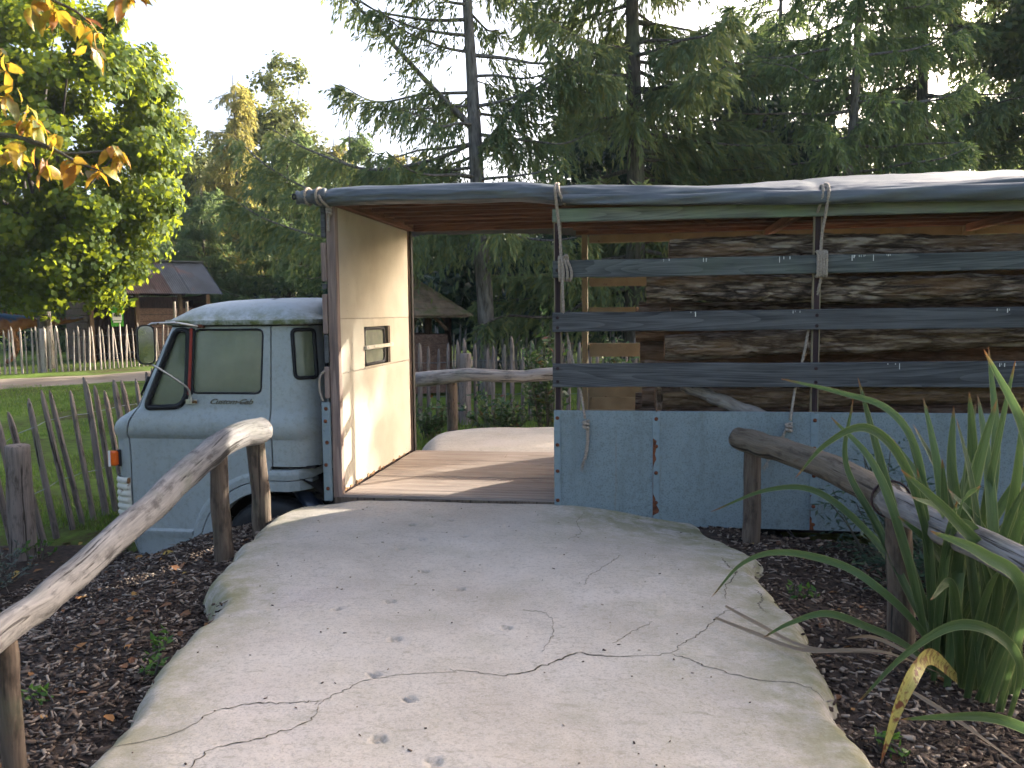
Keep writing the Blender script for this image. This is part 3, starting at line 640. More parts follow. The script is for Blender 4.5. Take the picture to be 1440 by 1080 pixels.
def plan(z, off=0.0, rf=0.17, rb=0.23, n=7):
    h, x0, x1 = hw(z) - off, xfr(z) + off, xre(z) - off; P = []
    for cx, cy, a0, r in ((x1 - rb, CY - h + rb, -90, rb), (x1 - rb, CY + h - rb, 0, rb), (x0 + rf, CY + h - rf, 90, rf), (x0 + rf, CY - h + rf, 180, rf)):
        r2 = r
        for k in range(n):
            a = R(a0 + 90 * k / (n - 1)); P.append((cx + r2 * math.cos(a), cy + r2 * math.sin(a), z))
    return P
def shell():
    zs = sorted(set([l[0] for l in LV] + list(np.arange(0.75, 1.4, 0.08)))); V = []; n = len(plan(0))
    for off in (0.0, 0.035):
        for z in zs: V += plan(z, off)
    k = len(zs); F = []
    for i in range(k - 1):
        for j in range(n):
            j2 = (j + 1) % n; F.append((i * n + j, i * n + j2, (i + 1) * n + j2, (i + 1) * n + j))
            b = k * n; F.append((b + i * n + j2, b + i * n + j, b + (i + 1) * n + j, b + (i + 1) * n + j2))
    for j in range(n):
        j2 = (j + 1) % n; b = k * n; F.append((j2, j, b + j, b + j2)); t = (k - 1) * n; F.append((t + j, t + j2, b + t + j2, b + t + j))
    return np.array(V), F
def pr(poly, ax, a, b):
    mb = MB().prism(poly, ax, a, b); return np.concatenate(mb.V), mb.F
def rpoly(poly, r, n=4):
    """round the corners of a polygon"""
    out = []; k = len(poly); P = [np.array(p, float) for p in poly]
    for i in range(k):
        a, b, c = P[i - 1], P[i], P[(i + 1) % k]; rr = min(r, 0.45 * np.linalg.norm(a - b), 0.45 * np.linalg.norm(c - b))
        p0 = b + (a - b) / np.linalg.norm(a - b) * rr; p1 = b + (c - b) / np.linalg.norm(c - b) * rr
        for t in np.linspace(0, 1, n): out.append(tuple((1 - t) ** 2 * p0 + 2 * t * (1 - t) * b + t * t * p1))
    return out
WIN = rpoly([(-3.665, 1.345), (-3.065, 1.345), (-3.085, 0.825), (-3.69, 0.825)], 0.05)
QTR = rpoly([(-3.83, 1.345), (-3.715, 1.345), (-3.735, 0.80), (-3.80, 0.71), (-4.09, 0.70), (-4.09, 0.745)], 0.05)
WSC = rpoly([(6.58, 0.79), (8.22, 0.79), (8.16, 1.36), (6.64, 1.36)], 0.08)
RWN = rpoly([(6.72, 0.95), (8.08, 0.95), (8.08, 1.33), (6.72, 1.33)], 0.06)
DOOR = [(-3.815, 1.392), (-4.075, 1.02), (-4.205, 0.68), (-4.245, 0.59), (-4.272, 0.48), (-4.265, 0.3), (-4.27, -0.07), (-4.265, -0.56), (-3.0, -0.56), (-3.0, 0.225), (-2.995, 1.392)]
cv = math.cos(R(40)); sv = math.sin(R(40))
def corner_cut():
    c = np.array([-2.86, 6.70]); d = np.array([sv, -cv]); s = np.array([cv, sv]); V = []
    ring = rpoly([(-0.085, 0.955), (0.085, 0.955), (0.085, 1.335), (-0.085, 1.335)], 0.035)
    for t in (0.0, 0.6):
        for a, z in ring: p = c + d * t + s * a; V.append((p[0], p[1], z))
    n = len(ring); F = [tuple(range(n)), tuple(range(2 * n - 1, n - 1, -1))] + [(i, i + n, (i + 1) % n + n, (i + 1) % n) for i in range(n)]
    return np.array(V), F
ARC = (-3.05, -0.52)
arch = [(ARC[0] + 0.70 * math.cos(a), ARC[1] + 0.70 * math.sin(a)) for a in np.linspace(0, 2 * math.pi, 48, endpoint=False)]
V, F = shell()
V, F = boolean('cab', V, F, [pr(WIN, 1, 6.0, 8.9), pr(QTR, 1, 6.0, 8.9), pr(WSC, 0, -5, -3.5), pr(RWN, 0, -2.85, -2.3), corner_cut(), pr(arch, 1, 6.0, 8.9),
                             pr([(-3.02, -1.0), (-2.0, -1.0), (-2.0, 0.22), (-3.02, 0.22)], 1, 6.0, 8.9)])
def shrink(P, e):
    c = np.mean(P, 0); return [tuple(np.array(p) + e * np.sign(c - np.array(p))) for p in P]
body = boolean('cab', V, F, [pr(shrink(DOOR, -0.006), 1, 6.0, 6.9)])
door = boolean('cab', V, F, [pr(shrink(DOOR, 0.006), 1, 6.0, 6.9)], 'INTERSECT')
cab = mesh_obj('cab_body', *body, MAT['cab'], truck); smooth_by_angle(cab, 30)
doo = mesh_obj('door', *door, MAT['cab'], truck); smooth_by_angle(doo, 30)
doo['label'] = 'pale blue cab door with script badge'

def pane(name, poly, off, parent, mat='glass', th=0.006):
    """flat pane following the lean of the near cab side"""
    V = [(x, CY - hw(z) + off, z) for x, z in poly] + [(x, CY - hw(z) + off + th, z) for x, z in poly]; n = len(poly)
    F = [tuple(range(n)), tuple(range(2 * n - 1, n - 1, -1))] + [(i, i + n, (i + 1) % n + n, (i + 1) % n) for i in range(n)]
    return mesh_obj(name, V, F, MAT[mat], parent)
pane('window_pane', shrink(WIN, -0.008), 0.016, doo); pane('quarter_light', shrink(QTR, -0.008), 0.016, doo)
def seal(name, poly, r, parent, off=0.004, mat='rubber'):
    P = np.array([(x, CY - hw(z) + off, z) for x, z in poly]); return MB().tube(P, r, 6, closed=True).build(name, MAT[mat], parent, True)
seal('window_seal', shrink(WIN, -0.002), 0.010, doo); seal('window_seal', QTR, 0.026, doo, 0.0)
mb = MB(); mb.box((-0.013, -0.010, -0.277), (0.013, 0.010, 0.277), 0.004, Matrix.Rotation(R(2.6), 3, 'Y')); v = mb.V[0]; v += np.array([-3.7, 0, 1.085]); v[:, 1] += CY - hw(1.085) - 0.008 + (v[:, 2] - 1.085) * 0.07
mb.build('window_divider', MAT['redtrim'], doo)
for dx in (-.022, .022):
    mb = MB(); mb.box((-0.008, -0.008, -0.272), (0.008, 0.008, 0.272), 0.003, Matrix.Rotation(R(2.6), 3, 'Y')); v = mb.V[0]; v += np.array([-3.7 + dx, 0, 1.085]); v[:, 1] += CY - hw(1.085) - 0.004 + (v[:, 2] - 1.085) * 0.07
    mb.build('window_strip', MAT['rubber'], doo)
# script badge
fc = bpy.data.curves.new('badge', 'FONT'); fc.body = 'Custom Cab'; fc.size = 0.088; fc.shear = 0.55; fc.extrude = 0.004; fc.space_character = 0.92; fc.align_x = 'CENTER'; fc.resolution_u = 4
to = bpy.data.objects.new('tmp', fc); COL.objects.link(to); dg = bpy.context.evaluated_depsgraph_get()
me = to.evaluated_get(dg).to_mesh(); TV = np.array([v.co[:] for v in me.vertices]); TF = [tuple(p.vertices) for p in me.polygons]; to.evaluated_get(dg).to_mesh_clear()
bpy.data.objects.remove(to); bpy.data.curves.remove(fc)
mb = MB(); k = 0.375 / (TV[:, 0].max() - TV[:, 0].min())
mb.add(np.c_[TV[:, 0] * k - 3.35, CY - 0.9605 - 0.005 - TV[:, 2], TV[:, 1] * 0.72 + 0.735], TF)
mb.tube([(-3.30, 6.434, 0.752), (-3.24, 6.433, 0.748), (-3.20, 6.433, 0.756)], 0.004, 5)
mb.build('badge', MAT['badge'], doo)
# door-side trim: lower swage is in the shell; mirror bracket plate
mb = MB().box((-3.735, 6.412, 0.735), (-3.635, 6.422, 0.775), 0.004); mb.box((-3.70, 6.395, 0.745), (-3.672, 6.413, 0.80), 0.004); part(mb, 'mirror_bracket', 'chrome', doo)

# roof
def roof():
    L = [(1.385, -0.045, .2), (1.40, -0.055, .2), (1.425, -0.055, .2), (1.43, -0.03, .22), (1.475, 0.02, .26), (1.52, 0.07, .30), (1.56, 0.14, .34), (1.588, 0.26, .36), (1.605, 0.44, .34), (1.613, 0.62, .2), (1.615, 0.8, .08)]
    V = []; n = 0
    for z, off, r in L:
        h = max(hw(1.4) - off, .1); x0, x1 = xfr(1.4) + off * 1.1, xre(1.4) - off * (0.35 if off > 0 else 1)
        if x1 - x0 < 0.2: x0, x1 = -3.4, -3.2
        ring = []
        for cx, cy, a0 in ((x1 - r, CY - h + r, -90), (x1 - r, CY + h - r, 0), (x0 + r, CY + h - r, 90), (x0 + r, CY - h + r, 180)):
            for k in range(8):
                a = R(a0 + 90 * k / 7); ring.append((cx + r * math.cos(a), cy + r * math.sin(a), z))
        V += ring; n = len(ring)
    F = [(i * n + j, i * n + (j + 1) % n, (i + 1) * n + (j + 1) % n, (i + 1) * n + j) for i in range(len(L) - 1) for j in range(n)]
    F.append(tuple(range((len(L) - 1) * n, len(L) * n))); F.append(tuple(range(n))[::-1])
    o = mesh_obj('cab_roof', V, F, MAT['cabroof'], truck); smooth_by_angle(o, 40); return o
roof()
ring0, ring1 = plan(1.372, -.006), plan(1.386, -.006); n = len(ring0); part(MB().add(ring0 + ring1, [(j, (j + 1) % n, n + (j + 1) % n, n + j) for j in range(n)]), 'lip_shade', 'rubber')  # black strip standing in for the shade line under the roof lip
# wing: two rolled bands round the arch that run on behind the cab
def band(r0, r1, y0, y1, name, bulge):
    mb = MB(); e_ = .022 if name == 'wing' else .003; prof = [(r1, y0 + .05), (r1 - .15 * e_, y0 + .5 * e_), (r1 - e_, y0), ((r0 + r1) / 2, y0 - bulge), (r0 + .003, y0), (r0, y0 + .004), (r0, y1), (r1, y1)]
    path = [(math.cos(a), math.sin(a), 0.0) for a in np.linspace(R(186), R(90), 22)]; G = []
    for c, s, dx in path: G.append([(ARC[0] + r * c, y, ARC[1] + r * s) for r, y in prof])
    for x in (-2.95, -2.86, -2.78, -2.70): 
        k = max(0.0, (x + 2.86)) / 0.16
        G.append([(x + (0.0 if r > (r0 + r1) / 2 else 0.0), y + 0.10 * k * k, ARC[1] + r + 0.015 * k) for r, y in prof])
    k = 1; 
    if name == 'wing': G.append([(-2.60, y + 0.26, ARC[1] + r + 0.06) for r, y in prof])
    G = np.array(G); mb.grid(G); n = len(prof); mb.F += [tuple(range(n)), tuple((len(G) - 1) * n + j for j in range(n))[::-1]]
    o = mb.build(name, MAT['cab'], truck); smooth_by_angle(o, 17)
band(0.622, 0.712, 6.428, 6.60, 'wing', 0.005); band(0.53, 0.616, 6.429, 6.56, 'arch_lip', 0.001)
for s in (1,):
    a = np.linspace(R(190), R(40), 26); G = [[(ARC[0] + 0.695 * math.cos(t), y, ARC[1] + 0.695 * math.sin(t)) for y in (6.45, 8.35)] for t in a]
    part(MB().grid(G), 'wheel_well', 'dark')
part(MB().tube([(-2.93, 6.75, 0.02), (-2.72, 6.62, -0.16), (-2.58, 6.55, -0.32)], [.075, .08, .08], 14), 'intake_pipe', 'darkgloss', smooth=True)
part(MB().box((-2.85, 6.62, -0.10), (-2.50, 7.2, -0.05), .01).box((-2.85, 6.60, -0.02), (-2.48, 6.66, 0.02), .006), 'chassis_bracket', 'dark')
part(MB().box((-3.02, 6.46, 0.205), (-2.64, 8.34, 0.225), .004), 'cab_floor', 'dark')
for z0, z1 in ((0.24, 0.45), (0.60, 0.90)):
    for y0 in (6.66, 7.22, 7.78):
        part(MB().box((-2.61, y0, z0), (-2.588, y0 + .42, z1), .01), 'pressed_panel', 'cab')
# curved corner light, its seal, and the flat rear screen
def arc_strip(name, off, th, mat, half=0.098, z0=0.945, z1=1.345, smooth=True):
    G0, G1 = [], []
    for z in np.linspace(z0, z1, 7):
        x1, h = xre(z), hw(z); cx, cy = x1 - .23, CY - h + .23; a0, w = R(-50), half / .23
        A = np.linspace(a0 - w, a0 + w, 9); G0.append([(cx + (.23 - off) * math.cos(a), cy + (.23 - off) * math.sin(a), z) for a in A]); G1.append([(cx + (.23 - off - th) * math.cos(a), cy + (.23 - off - th) * math.sin(a), z) for a in A])
    mb = MB(); mb.grid(G0); mb.grid(G1, True); return mb.build(name, MAT[mat], truck, smooth)
arc_strip('corner_window', 0.014, 0.006, 'glass')
ring = []
for a, z in rpoly([(-0.092, 0.948), (0.092, 0.948), (0.092, 1.342), (-0.092, 1.342)], 0.04, 5):
    x1, h = xre(z), hw(z); t = R(-50) + a / .23; ring.append((x1 - .23 + .233 * math.cos(t), CY - h + .23 + .233 * math.sin(t), z))
part(MB().tube(ring, 0.017, 6, closed=True), 'corner_seal', 'rubber', smooth=True)
part(MB().prism(shrink(RWN, -0.004), 0, -2.652, -2.646), 'rear_window', 'glass')
part(MB().tube([(-2.625, y, z) for y, z in RWN], 0.016, 6, closed=True), 'rear_seal', 'rubber', smooth=True)
WS = [(xfr(z) + 0.02, y, z) for y, z in WSC]; n = len(WS)
mb = MB(); mb.add(WS + [(x + .006, y, z) for x, y, z in WS], [tuple(range(n)), tuple(range(2 * n - 1, n - 1, -1))]); part(mb, 'windscreen', 'glass')
part(MB().tube([(xfr(z) - .004, y, z) for y, z in WSC], 0.018, 6, closed=True), 'windscreen_seal', 'rubber', smooth=True)
part(MB().tube([(-4.24, 6.66, .73), (-4.235, 6.58, .80), (-4.15, 6.56, .95)], .009, 6), 'wiper_arm', 'rubber', smooth=True)
# inside the cab
mb = MB().box((-3.35, 6.62, 0.30), (-2.80, 8.2, 0.55), .05).box((-2.92, 6.62, 0.55), (-2.76, 8.2, 0.98), .05); part(mb, 'bench_seat', 'rubber')
a = np.linspace(0, 2 * math.pi, 24, endpoint=False); part(MB().tube([(-3.62 + .10 * math.cos(t), 6.92 + .2 * math.sin(t), .86 + .17 * math.cos(t)) for t in a], .014, 6, closed=True), 'steering_wheel', 'rubber', smooth=True)
part(MB().box((-4.15, 6.55, 0.45), (-3.85, 8.25, 0.78), .04), 'dashboard', 'rubber')
# grille corner, indicator, mirror, arms
G = []
for z in np.linspace(-0.235, 0.105, 57):
    ph = (z + 0.235) / 0.34 * 6; b = 0.014 * abs(math.sin(ph * math.pi)) ** 0.7
    row = []
    for s in np.linspace(0, 1, 9):
        aa = R(180 + 90 * s) if s < 1 else R(270)
        row.append((-4.452 + .155 + (.165 + b) * math.cos(aa), CY - .968 + .155 + (.165 + b) * math.sin(aa), z))
    row = [(-4.462 - b, CY + 0.2, z), (-4.462 - b, CY - .5, z)] + row + [(-4.275, CY - .968 - .004, z)]; G.append(row)
o = part(MB().grid(G), 'louvred_corner', 'cream_metal'); smooth_by_angle(o, 50)
part(MB().box((-4.47, 6.405, 0.205), (-4.385, 6.47, 0.33), .012), 'indicator', 'orange')
part(MB().box((-4.455, 6.398, 0.20), (-4.435, 6.41, 0.335), .004), 'indicator_bar', 'whiteplastic')
part(MB().box((-4.40, 6.44, 0.195), (-4.37, 6.50, 0.34), .006), 'indicator_base', 'rubber')
mo = np.array([-3.93, 6.20, 1.235]); nv = nrm([0.62, -0.78, 0.03]); sd = nrm(np.cross([0, 0, 1], nv)); upv = np.cross(nv, sd)
def plate(poly, d0, d1):
    V = [mo + sd * a + upv * b + nv * d for d in (d0, d1) for a, b in poly]; n = len(poly)
    F = [tuple(range(n))[::-1], tuple(range(n, 2 * n))] + [(i, (i + 1) % n, (i + 1) % n + n, i + n) for i in range(n)]
    return MB().add(V, F)
part(plate(rpoly([(-.066, -.160), (.066, -.160), (.066, .160), (-.066, .160)], .055, 6), -.03, .010), 'mirror_housing', 'rubber')
part(plate(rpoly([(-.056, -.149), (.056, -.149), (.056, .149), (-.056, .149)], .05, 6), .006, .0125), 'mirror_glass', 'mirror')
part(MB().tube([mo + (0, .03, .15), mo + (.05, .01, .168), mo + (.2, .09, .175), (-3.61, 6.43, 1.375), (-3.59, 6.47, 1.37)], .010, 8), 'mirror_arm', 'chrome', smooth=True)
part(MB().tube(catmull([mo + (0, .03, -.15), (-3.86, 6.23, 1.05), (-3.73, 6.32, .93), (-3.69, 6.385, .86), (-3.685, 6.405, .775)], 4), .0095, 8), 'mirror_arm', 'chrome', smooth=True)
part(MB().box((-3.62, 6.425, 1.362), (-3.57, 6.49, 1.39), .006), 'arm_clamp', 'rust')
part(MB().box((-3.45, 6.404, 1.384), (-2.9, 6.408, 1.39)), 'gutter_rust', 'rust') if False else None

# wheels
def wheel(x, y0, y1, z, r):
    w = part(MB().lathe([(r * .60, y0 + .01), (r * .80, y0), (r * .95, y0 + .015), (r, y0 + .05), (r, y1 - .05), (r * .95, y1 - .01), (r * .7, y1)], (x, 0, z), 1, 36), 'wheel', 'rubber', smooth=True)
    MB().lathe([(r * .12, y0 + .02), (r * .2, y0 + .04), (r * .45, y0 + .09), (r * .58, y0 + .03), (r * .60, y0 + .06), (r * .4, y0 + .12)], (x, 0, z), 1, 30).build('rim', MAT['dark'], w, True)
wheel(ARC[0], 6.47, 6.72, -0.52, .45); wheel(ARC[0], 8.08, 8.33, -0.52, .45); wheel(0.70, 6.52, 6.80, -0.55, .46); wheel(0.70, 8.0, 8.28, -0.55, .46)
a = np.linspace(R(168), R(4), 30); G = [[(0.70 + .535 * math.cos(t), y, -0.55 + .535 * math.sin(t)) for y in (6.47, 6.475, 6.49, 6.82)] for t in a]
G = np.array(G); G[:, 0, 2] -= .03; part(MB().grid(G), 'mudguard', 'darkgloss', smooth=True)
for y in (6.95, 7.78): part(MB().box((-4.2, y, -0.34), (XB - .1, y + .07, -0.12), .01), 'chassis_rail', 'dark')
for x in np.arange(-2.2, 5.5, 0.75): part(MB().box((x, 6.34, -0.118), (x + .07, 8.46, -0.012), .006), 'floor_bearer', 'dark')

# cargo floor of loose planks
flo = part(MB().box((XF + .02, 6.33, -0.010), (XB, 8.47, -0.002)), 'cargo_floor', 'dark')
edges = np.linspace(6.305, 8.495, 12)
for i in range(11):
    cut = [-2.36, [-0.1, 1.2, 0.4][i % 3] - (1.25 if i in (4, 9) else 0), XB]
    for a, b in zip(cut[:-1], cut[1:]):
        dz = rng.uniform(-.003, .003); MB().box((a + .002, edges[i] + .003, -0.001), (b - .002, edges[i + 1] - .003, 0.030 + dz), .003).build('plank', MAT['plank'], flo)
part(MB().box((-2.42, 6.288, -0.055), (-0.655, 6.302, 0.012), .003), 'sill', 'stake')

# bulkhead of cream boards with a window
bh = part(MB().box((-2.425, 6.385, 0.02), (-2.412, 8.49, 2.40)), 'bulkhead', 'post')
def sheet(y0, y1, z0, z1, parent=bh): return MB().box((-2.405, y0, z0), (-2.38 + rng.uniform(-.002, .002), y1, z1), .002).build('board', MAT['bulkhead'], parent)
sheet(6.385, 8.415, 0.04, 0.985); sheet(6.385, 8.415, 1.428, 2.30)
sheet(6.385, 6.995, 0.99, 1.424); sheet(7.745, 8.415, 0.99, 1.424); sheet(6.997, 7.743, 1.352, 1.424); sheet(6.997, 7.743, 0.99, 1.002)
bhw = part(MB().box((-2.41, 7.0, 1.004), (-2.404, 7.742, 1.35)), 'window', 'rubber')
MB().prism(rpoly([(7.03, 1.02), (7.60, 1.02), (7.60, 1.335), (7.03, 1.335)], .06), 0, -2.402, -2.398).build('window_pane', MAT['glass'], bhw)
MB().tube([(-2.396, y, z) for y, z in rpoly([(7.03, 1.02), (7.60, 1.02), (7.60, 1.335), (7.03, 1.335)], .06)], .016, 6, closed=True).build('window_seal', MAT['rubber'], bhw, True)
MB().box((-2.40, 7.66, 1.004), (-2.376, 7.743, 1.35), .004).build('window_jamb', MAT['stake'], bhw)
MB().box((-2.374, 6.965, 1.155), (-2.345, 7.755, 1.188), .01).build('window_bar', MAT['cream_metal'], bhw)
# chewed bottom edge of the board
mb = MB()
for k in range(26):
    y = rng.uniform(6.4, 8.3); s = rng.uniform(.01, .04) * (2 if 7.3 < y < 7.6 else 1); mb.box((-2.381, y, 0.035), (-2.374, y + s, 0.035 + s * .8), .002, Matrix.Rotation(rng.uniform(-.6, .6), 3, 'X'))
stuff(part(mb, 'torn_edge', 'barkraw'))
part(MB().box((-2.437, 6.312, 0.0), (-2.362, 6.382, 2.30), .005), 'post', 'post')
part(MB().box((-2.408, 8.418, 0.0), (-2.362, 8.488, 2.34), .005), 'post', 'post')
part(MB().box((-2.36, 8.425, 0.03), (-2.345, 8.49, 2.34), .003), 'post_strip', 'dark')
part(MB().box((-2.375, 6.33, 2.302), (-2.315, 8.49, 2.372), .004), 'cross_beam', 'redwood_y')
st_ = part(MB().box((-2.505, 6.285, -0.02), (-2.438, 6.31, 0.77), .003), 'corner_strip', 'strap')
def bolt(x, z, y, parent, r=.013):
    MB().lathe([(r * 1.25, 0), (r, -.006), (r * .4, -.010)], (x, y, z), 1, 9).build('bolt', MAT['rust'], parent, True)
for z in (.08, .27, .45, .62, .72): bolt(-2.475 + rng.uniform(-.01, .01), z, 6.285, st_)
for k, (z0, z1) in enumerate(((.80, 1.05), (1.08, 1.30), (1.31, 1.62), (1.66, 1.70), (1.72, 2.02), (2.06, 2.30))):
    part(MB().box((-2.48 + .006 * (k % 2), 6.30, z0), (-2.44, 6.37 - .02 * (k % 2), z1), .004), 'front_batten', 'slat' if k % 2 else 'post')
part(MB().box((-2.442, 6.40, -.02), (-2.428, 8.49, 2.30), .002), 'headboard', 'darkpost')

# slatted side
PX = [-0.655, 1.205, 3.05, 4.9]
for x in PX:
    part(MB().box((x, NY + .002, -0.1), (x + .055, NY + .042, 2.222), .003), 'post', 'ochre')
    part(MB().box((x + .009, NY - .002, 0.725), (x + .046, NY + .004, 2.12), .0), 'post_face', 'darkpost')
def slat(z0, z1, y0, y1, x0, mat, name='slat', tilt=0.0, seed=0):
    n = 40; xs = np.linspace(x0, XB, n); g = np.random.default_rng(seed); G = []
    for x in xs:
        e0, e1 = [.004 * float(vnoise(np.array([x * 2.1, s * 9.0, seed]))) for s in (0, 1)]; ch = .004; dz = tilt * (x - x0)
        G.append([(x, y0, z0 + e0 + ch + dz), (x, y0, z1 + e1 - ch + dz), (x, y0 + ch, z1 + e1 + dz), (x, y1 - ch, z1 + e1 + dz), (x, y1, z1 + e1 - ch + dz), (x, y1, z0 + e0 + ch + dz), (x, y1 - ch, z0 + e0 + dz), (x, y0 + ch, z0 + e0 + dz), (x, y0, z0 + e0 + ch + dz)])
    mb = MB(); mb.grid(np.array(G), True); mb.F += [tuple(range(8)), tuple((n - 1) * 9 + j for j in range(8))[::-1]]
    return mb.build(name, MAT[mat], truck)
s1 = slat(1.715, 1.842, 6.268, 6.296, -0.66, 'slat_green', seed=1, tilt=.002)
s2 = slat(1.312, 1.456, 6.268, 6.296, -0.665, 'slat', seed=2, tilt=.003)
s3 = slat(0.900, 1.078, 6.268, 6.296, -0.665, 'slat', seed=3, tilt=.003)
s4 = slat(2.125, 2.222, 6.262, 6.294, -0.66, 'rail_green', 'top_rail', seed=4, tilt=-.003)
for s, zz in ((s1, (1.77,)), (s2, (1.345, 1.42)), (s3, (.94, 1.04))):
    for x in PX:
        for z in zz: MB().lathe([(.013, 0), (.011, -.004), (.004, -.005)], (x + .027, 6.2675, z), 1, 8).build('bolt', MAT['darkpost'], s)
# pale droppings of old paint along the slat tops
for s, ztop, spans in ((s1, 1.842, [(.15, .22), (.38, .5), (.95, 1.05), (1.45, 1.85)]), (s2, 1.456, [(.3, .4), (1.05, 1.15), (2.4, 2.5)]), (s3, 1.078, [(1.7, 1.8), (2.45, 2.6)])):
    mb = MB()
    for a, b in spans:
        for k in range(int((b - a) / .032)):
            x = rng.uniform(a, b); l = rng.uniform(.006, .05) * rng.random(); mb.box((x, 6.2655, ztop - .006 - l), (x + rng.uniform(.002, .006), 6.2675, ztop - .002), .0)
    stuff(mb.build('paint_drip', MAT['whiteplastic'], s))

# blue drop-side panels, straps and bolts
for a, b in zip([-0.66, 0.107, 1.235, 2.44, 3.64], [0.102, 1.230, 2.435, 3.635, XB]):
    gx_, gz_ = np.meshgrid(np.linspace(a + .003, b - .003, 26), np.linspace(-.143, .719, 20), indexing='ij'); gy_ = 6.2705 + .0035 * fbm(np.stack([gx_ * 2.2, gz_ * 2.2, 0 * gx_], -1), 3, 17)
    pn = part(MB().box((a, 6.278, -0.146), (b, 6.298, 0.722), .003).grid(np.stack([gx_, np.minimum(gy_, 6.2755), gz_], -1)), 'side_panel', 'panel'); smooth_by_angle(pn, 30)
for x, w, mt in ((-0.655, .046, 'strap'), (0.078, .052, 'strap'), (1.205, .052, 'strap'), (2.41, .05, 'strap'), (3.61, .05, 'strap')):
    sp = part(MB().box((x, 6.262, -0.14), (x + w, 6.2715, 0.712), .002), 'strap', mt)
    for z in (.665, .46, .26, .035, -.10): bolt(x + w / 2, z, 6.262, sp, .012)
mb = MB(); zs = np.linspace(-.14, .52, 34)
L_ = 0.080 + 0 * zs; Rr = 0.088 + .020 * (vnoise(np.stack([zs * 11, 0 * zs, 0 * zs], -1), 4) + vnoise(np.stack([zs * 30, 0 * zs, 0 * zs], -1), 5)) + .02 * (zs < .0)
mb.grid([[(a, 6.2605, z), (min(max(b, a + .002), .128), 6.2605, z)] for a, b, z in zip(L_, Rr, zs)]); part(mb, 'rust_patch', 'rust')
mb = MB(); zs = np.linspace(-.14, .12, 16); Rr = 1.215 + .02 * vnoise(np.stack([zs * 13, 0 * zs, 0 * zs], -1), 8) + .014 * (zs < -.05)
mb.grid([[(1.207, 6.2605, z), (max(b, 1.209), 6.2605, z)] for b, z in zip(Rr, zs)]); part(mb, 'rust_patch', 'rust')
a = np.linspace(0, 2 * math.pi, 14, endpoint=False)
part(MB().prism([(0.55 + (.026 + .007 * math.sin(3 * t + 1)) * math.cos(t), .585 + (.036 + .008 * math.cos(4 * t)) * math.sin(t)) for t in a], 1, 6.2695, 6.2725), 'rust_patch', 'rust')

# far side: ochre posts, slats and boards
for x in (-0.60, 1.15, 2.95, 4.8): part(MB().box((x, 8.44, 0.0), (x + .06, 8.488, 2.226), .004), 'far_post', 'ochre')
for z0, z1 in ((2.145, 2.225), (1.715, 1.80), (1.40, 1.505), (1.01, 1.145), (.60, .72), (.475, .597), (.35, .472), (.22, .347), (.09, .217)):
    part(MB().box((-0.53 if z1 > .8 else -0.535, 8.492, z0), (XB, 8.515, z1), .003), 'far_slat', 'ochre')
# roof frame
for y in (6.42, 6.75, 7.08, 7.42, 7.76, 8.09): part(MB().box((-2.314, y, 2.335), (-0.66, y + .045, 2.372), .003), 'rafter', 'redwood'); part(MB().box((-0.655, y, 2.24), (XB, y + .045, 2.278), .003), 'rafter', 'redwood')
part(MB().box((-2.314, 8.43, 2.300), (-0.66, 8.488, 2.372), .003), 'far_beam', 'redwood'); part(MB().box((-0.655, 8.43, 2.228), (XB, 8.488, 2.278), .003), 'far_beam', 'redwood')
part(MB().box((-0.595, 6.30, 2.225), (XB, 6.36, 2.278), .003), 'near_beam', 'redwood')
part(MB().box((XF, 6.31, 2.374), (-0.66, 8.49, 2.386)), 'roof_board', 'redwood'); part(MB().box((-0.655, 6.31, 2.28), (XB, 8.49, 2.292)), 'roof_board', 'redwood')
for x in (1.16, 2.96): part(MB().box((x, 6.365, 2.17), (x + .06, 8.43, 2.238), .004), 'cross_beam', 'redwood_y')
part(MB().tube([(-0.56, 6.34, 2.33), (-0.50, 6.36, 2.20), (-0.49, 8.40, 2.14)], .012, 6), 'stay_bar', 'ochre') if False else None
part(MB().box((XB - .02, 6.32, 0.03), (XB, 8.48, 0.7), .004), 'tailboard', 'panel')

# ------------------------------------------------------------------ tarpaulin over the roof
tarp = thing('tarpaulin', 'grey tarpaulin stretched over the lorry roof with rolled front edge', 'tarpaulin', (1.4, 7.4, 2.39))
xs = np.concatenate([np.linspace(-2.50, -0.2, 90), np.linspace(-0.18, XB + .04, 190)])
prof = [(8.56, 2.28), (8.555, 2.36), (8.52, 2.405), (8.3, 2.425), (7.9, 2.44), (7.4, 2.45), (6.95, 2.452), (6.6, 2.452), (6.42, 2.450), (6.32, 2.443), (6.255, 2.425), (6.215, 2.395), (6.20, 2.365), (6.203, 2.340), (6.222, 2.318), (6.25, 2.306), (6.285, 2.306), (6.29, 2.345)]
pf = catmull(np.c_[np.array(prof), np.zeros(len(prof))], 3)[:, :2]; k = len(pf); sv_ = np.linspace(0, 1, k)
XS, SS = np.meshgrid(xs, sv_, indexing='ij'); Yt = np.broadcast_to(pf[:, 0], XS.shape).copy(); Zt = np.broadcast_to(pf[:, 1], XS.shape).copy()
front = sstep(6.42, 6.24, Yt); top = 1 - front
cinch = sum(np.exp(-((XS - c) / w_) ** 2) for c, w_ in ((-0.61, .07), (1.245, .06), (-2.44, .05), (3.08, .07)))
wr = fbm(np.stack([XS * 1.6, SS * 16, 0 * XS], -1), 4, 31); wr2 = fbm(np.stack([XS * 9 + SS * 20, SS * 22, 0 * XS], -1), 3, 37)
near_c = sum(np.exp(-((XS - c) / .22) ** 2) for c in (-0.61, 1.245, -2.4))
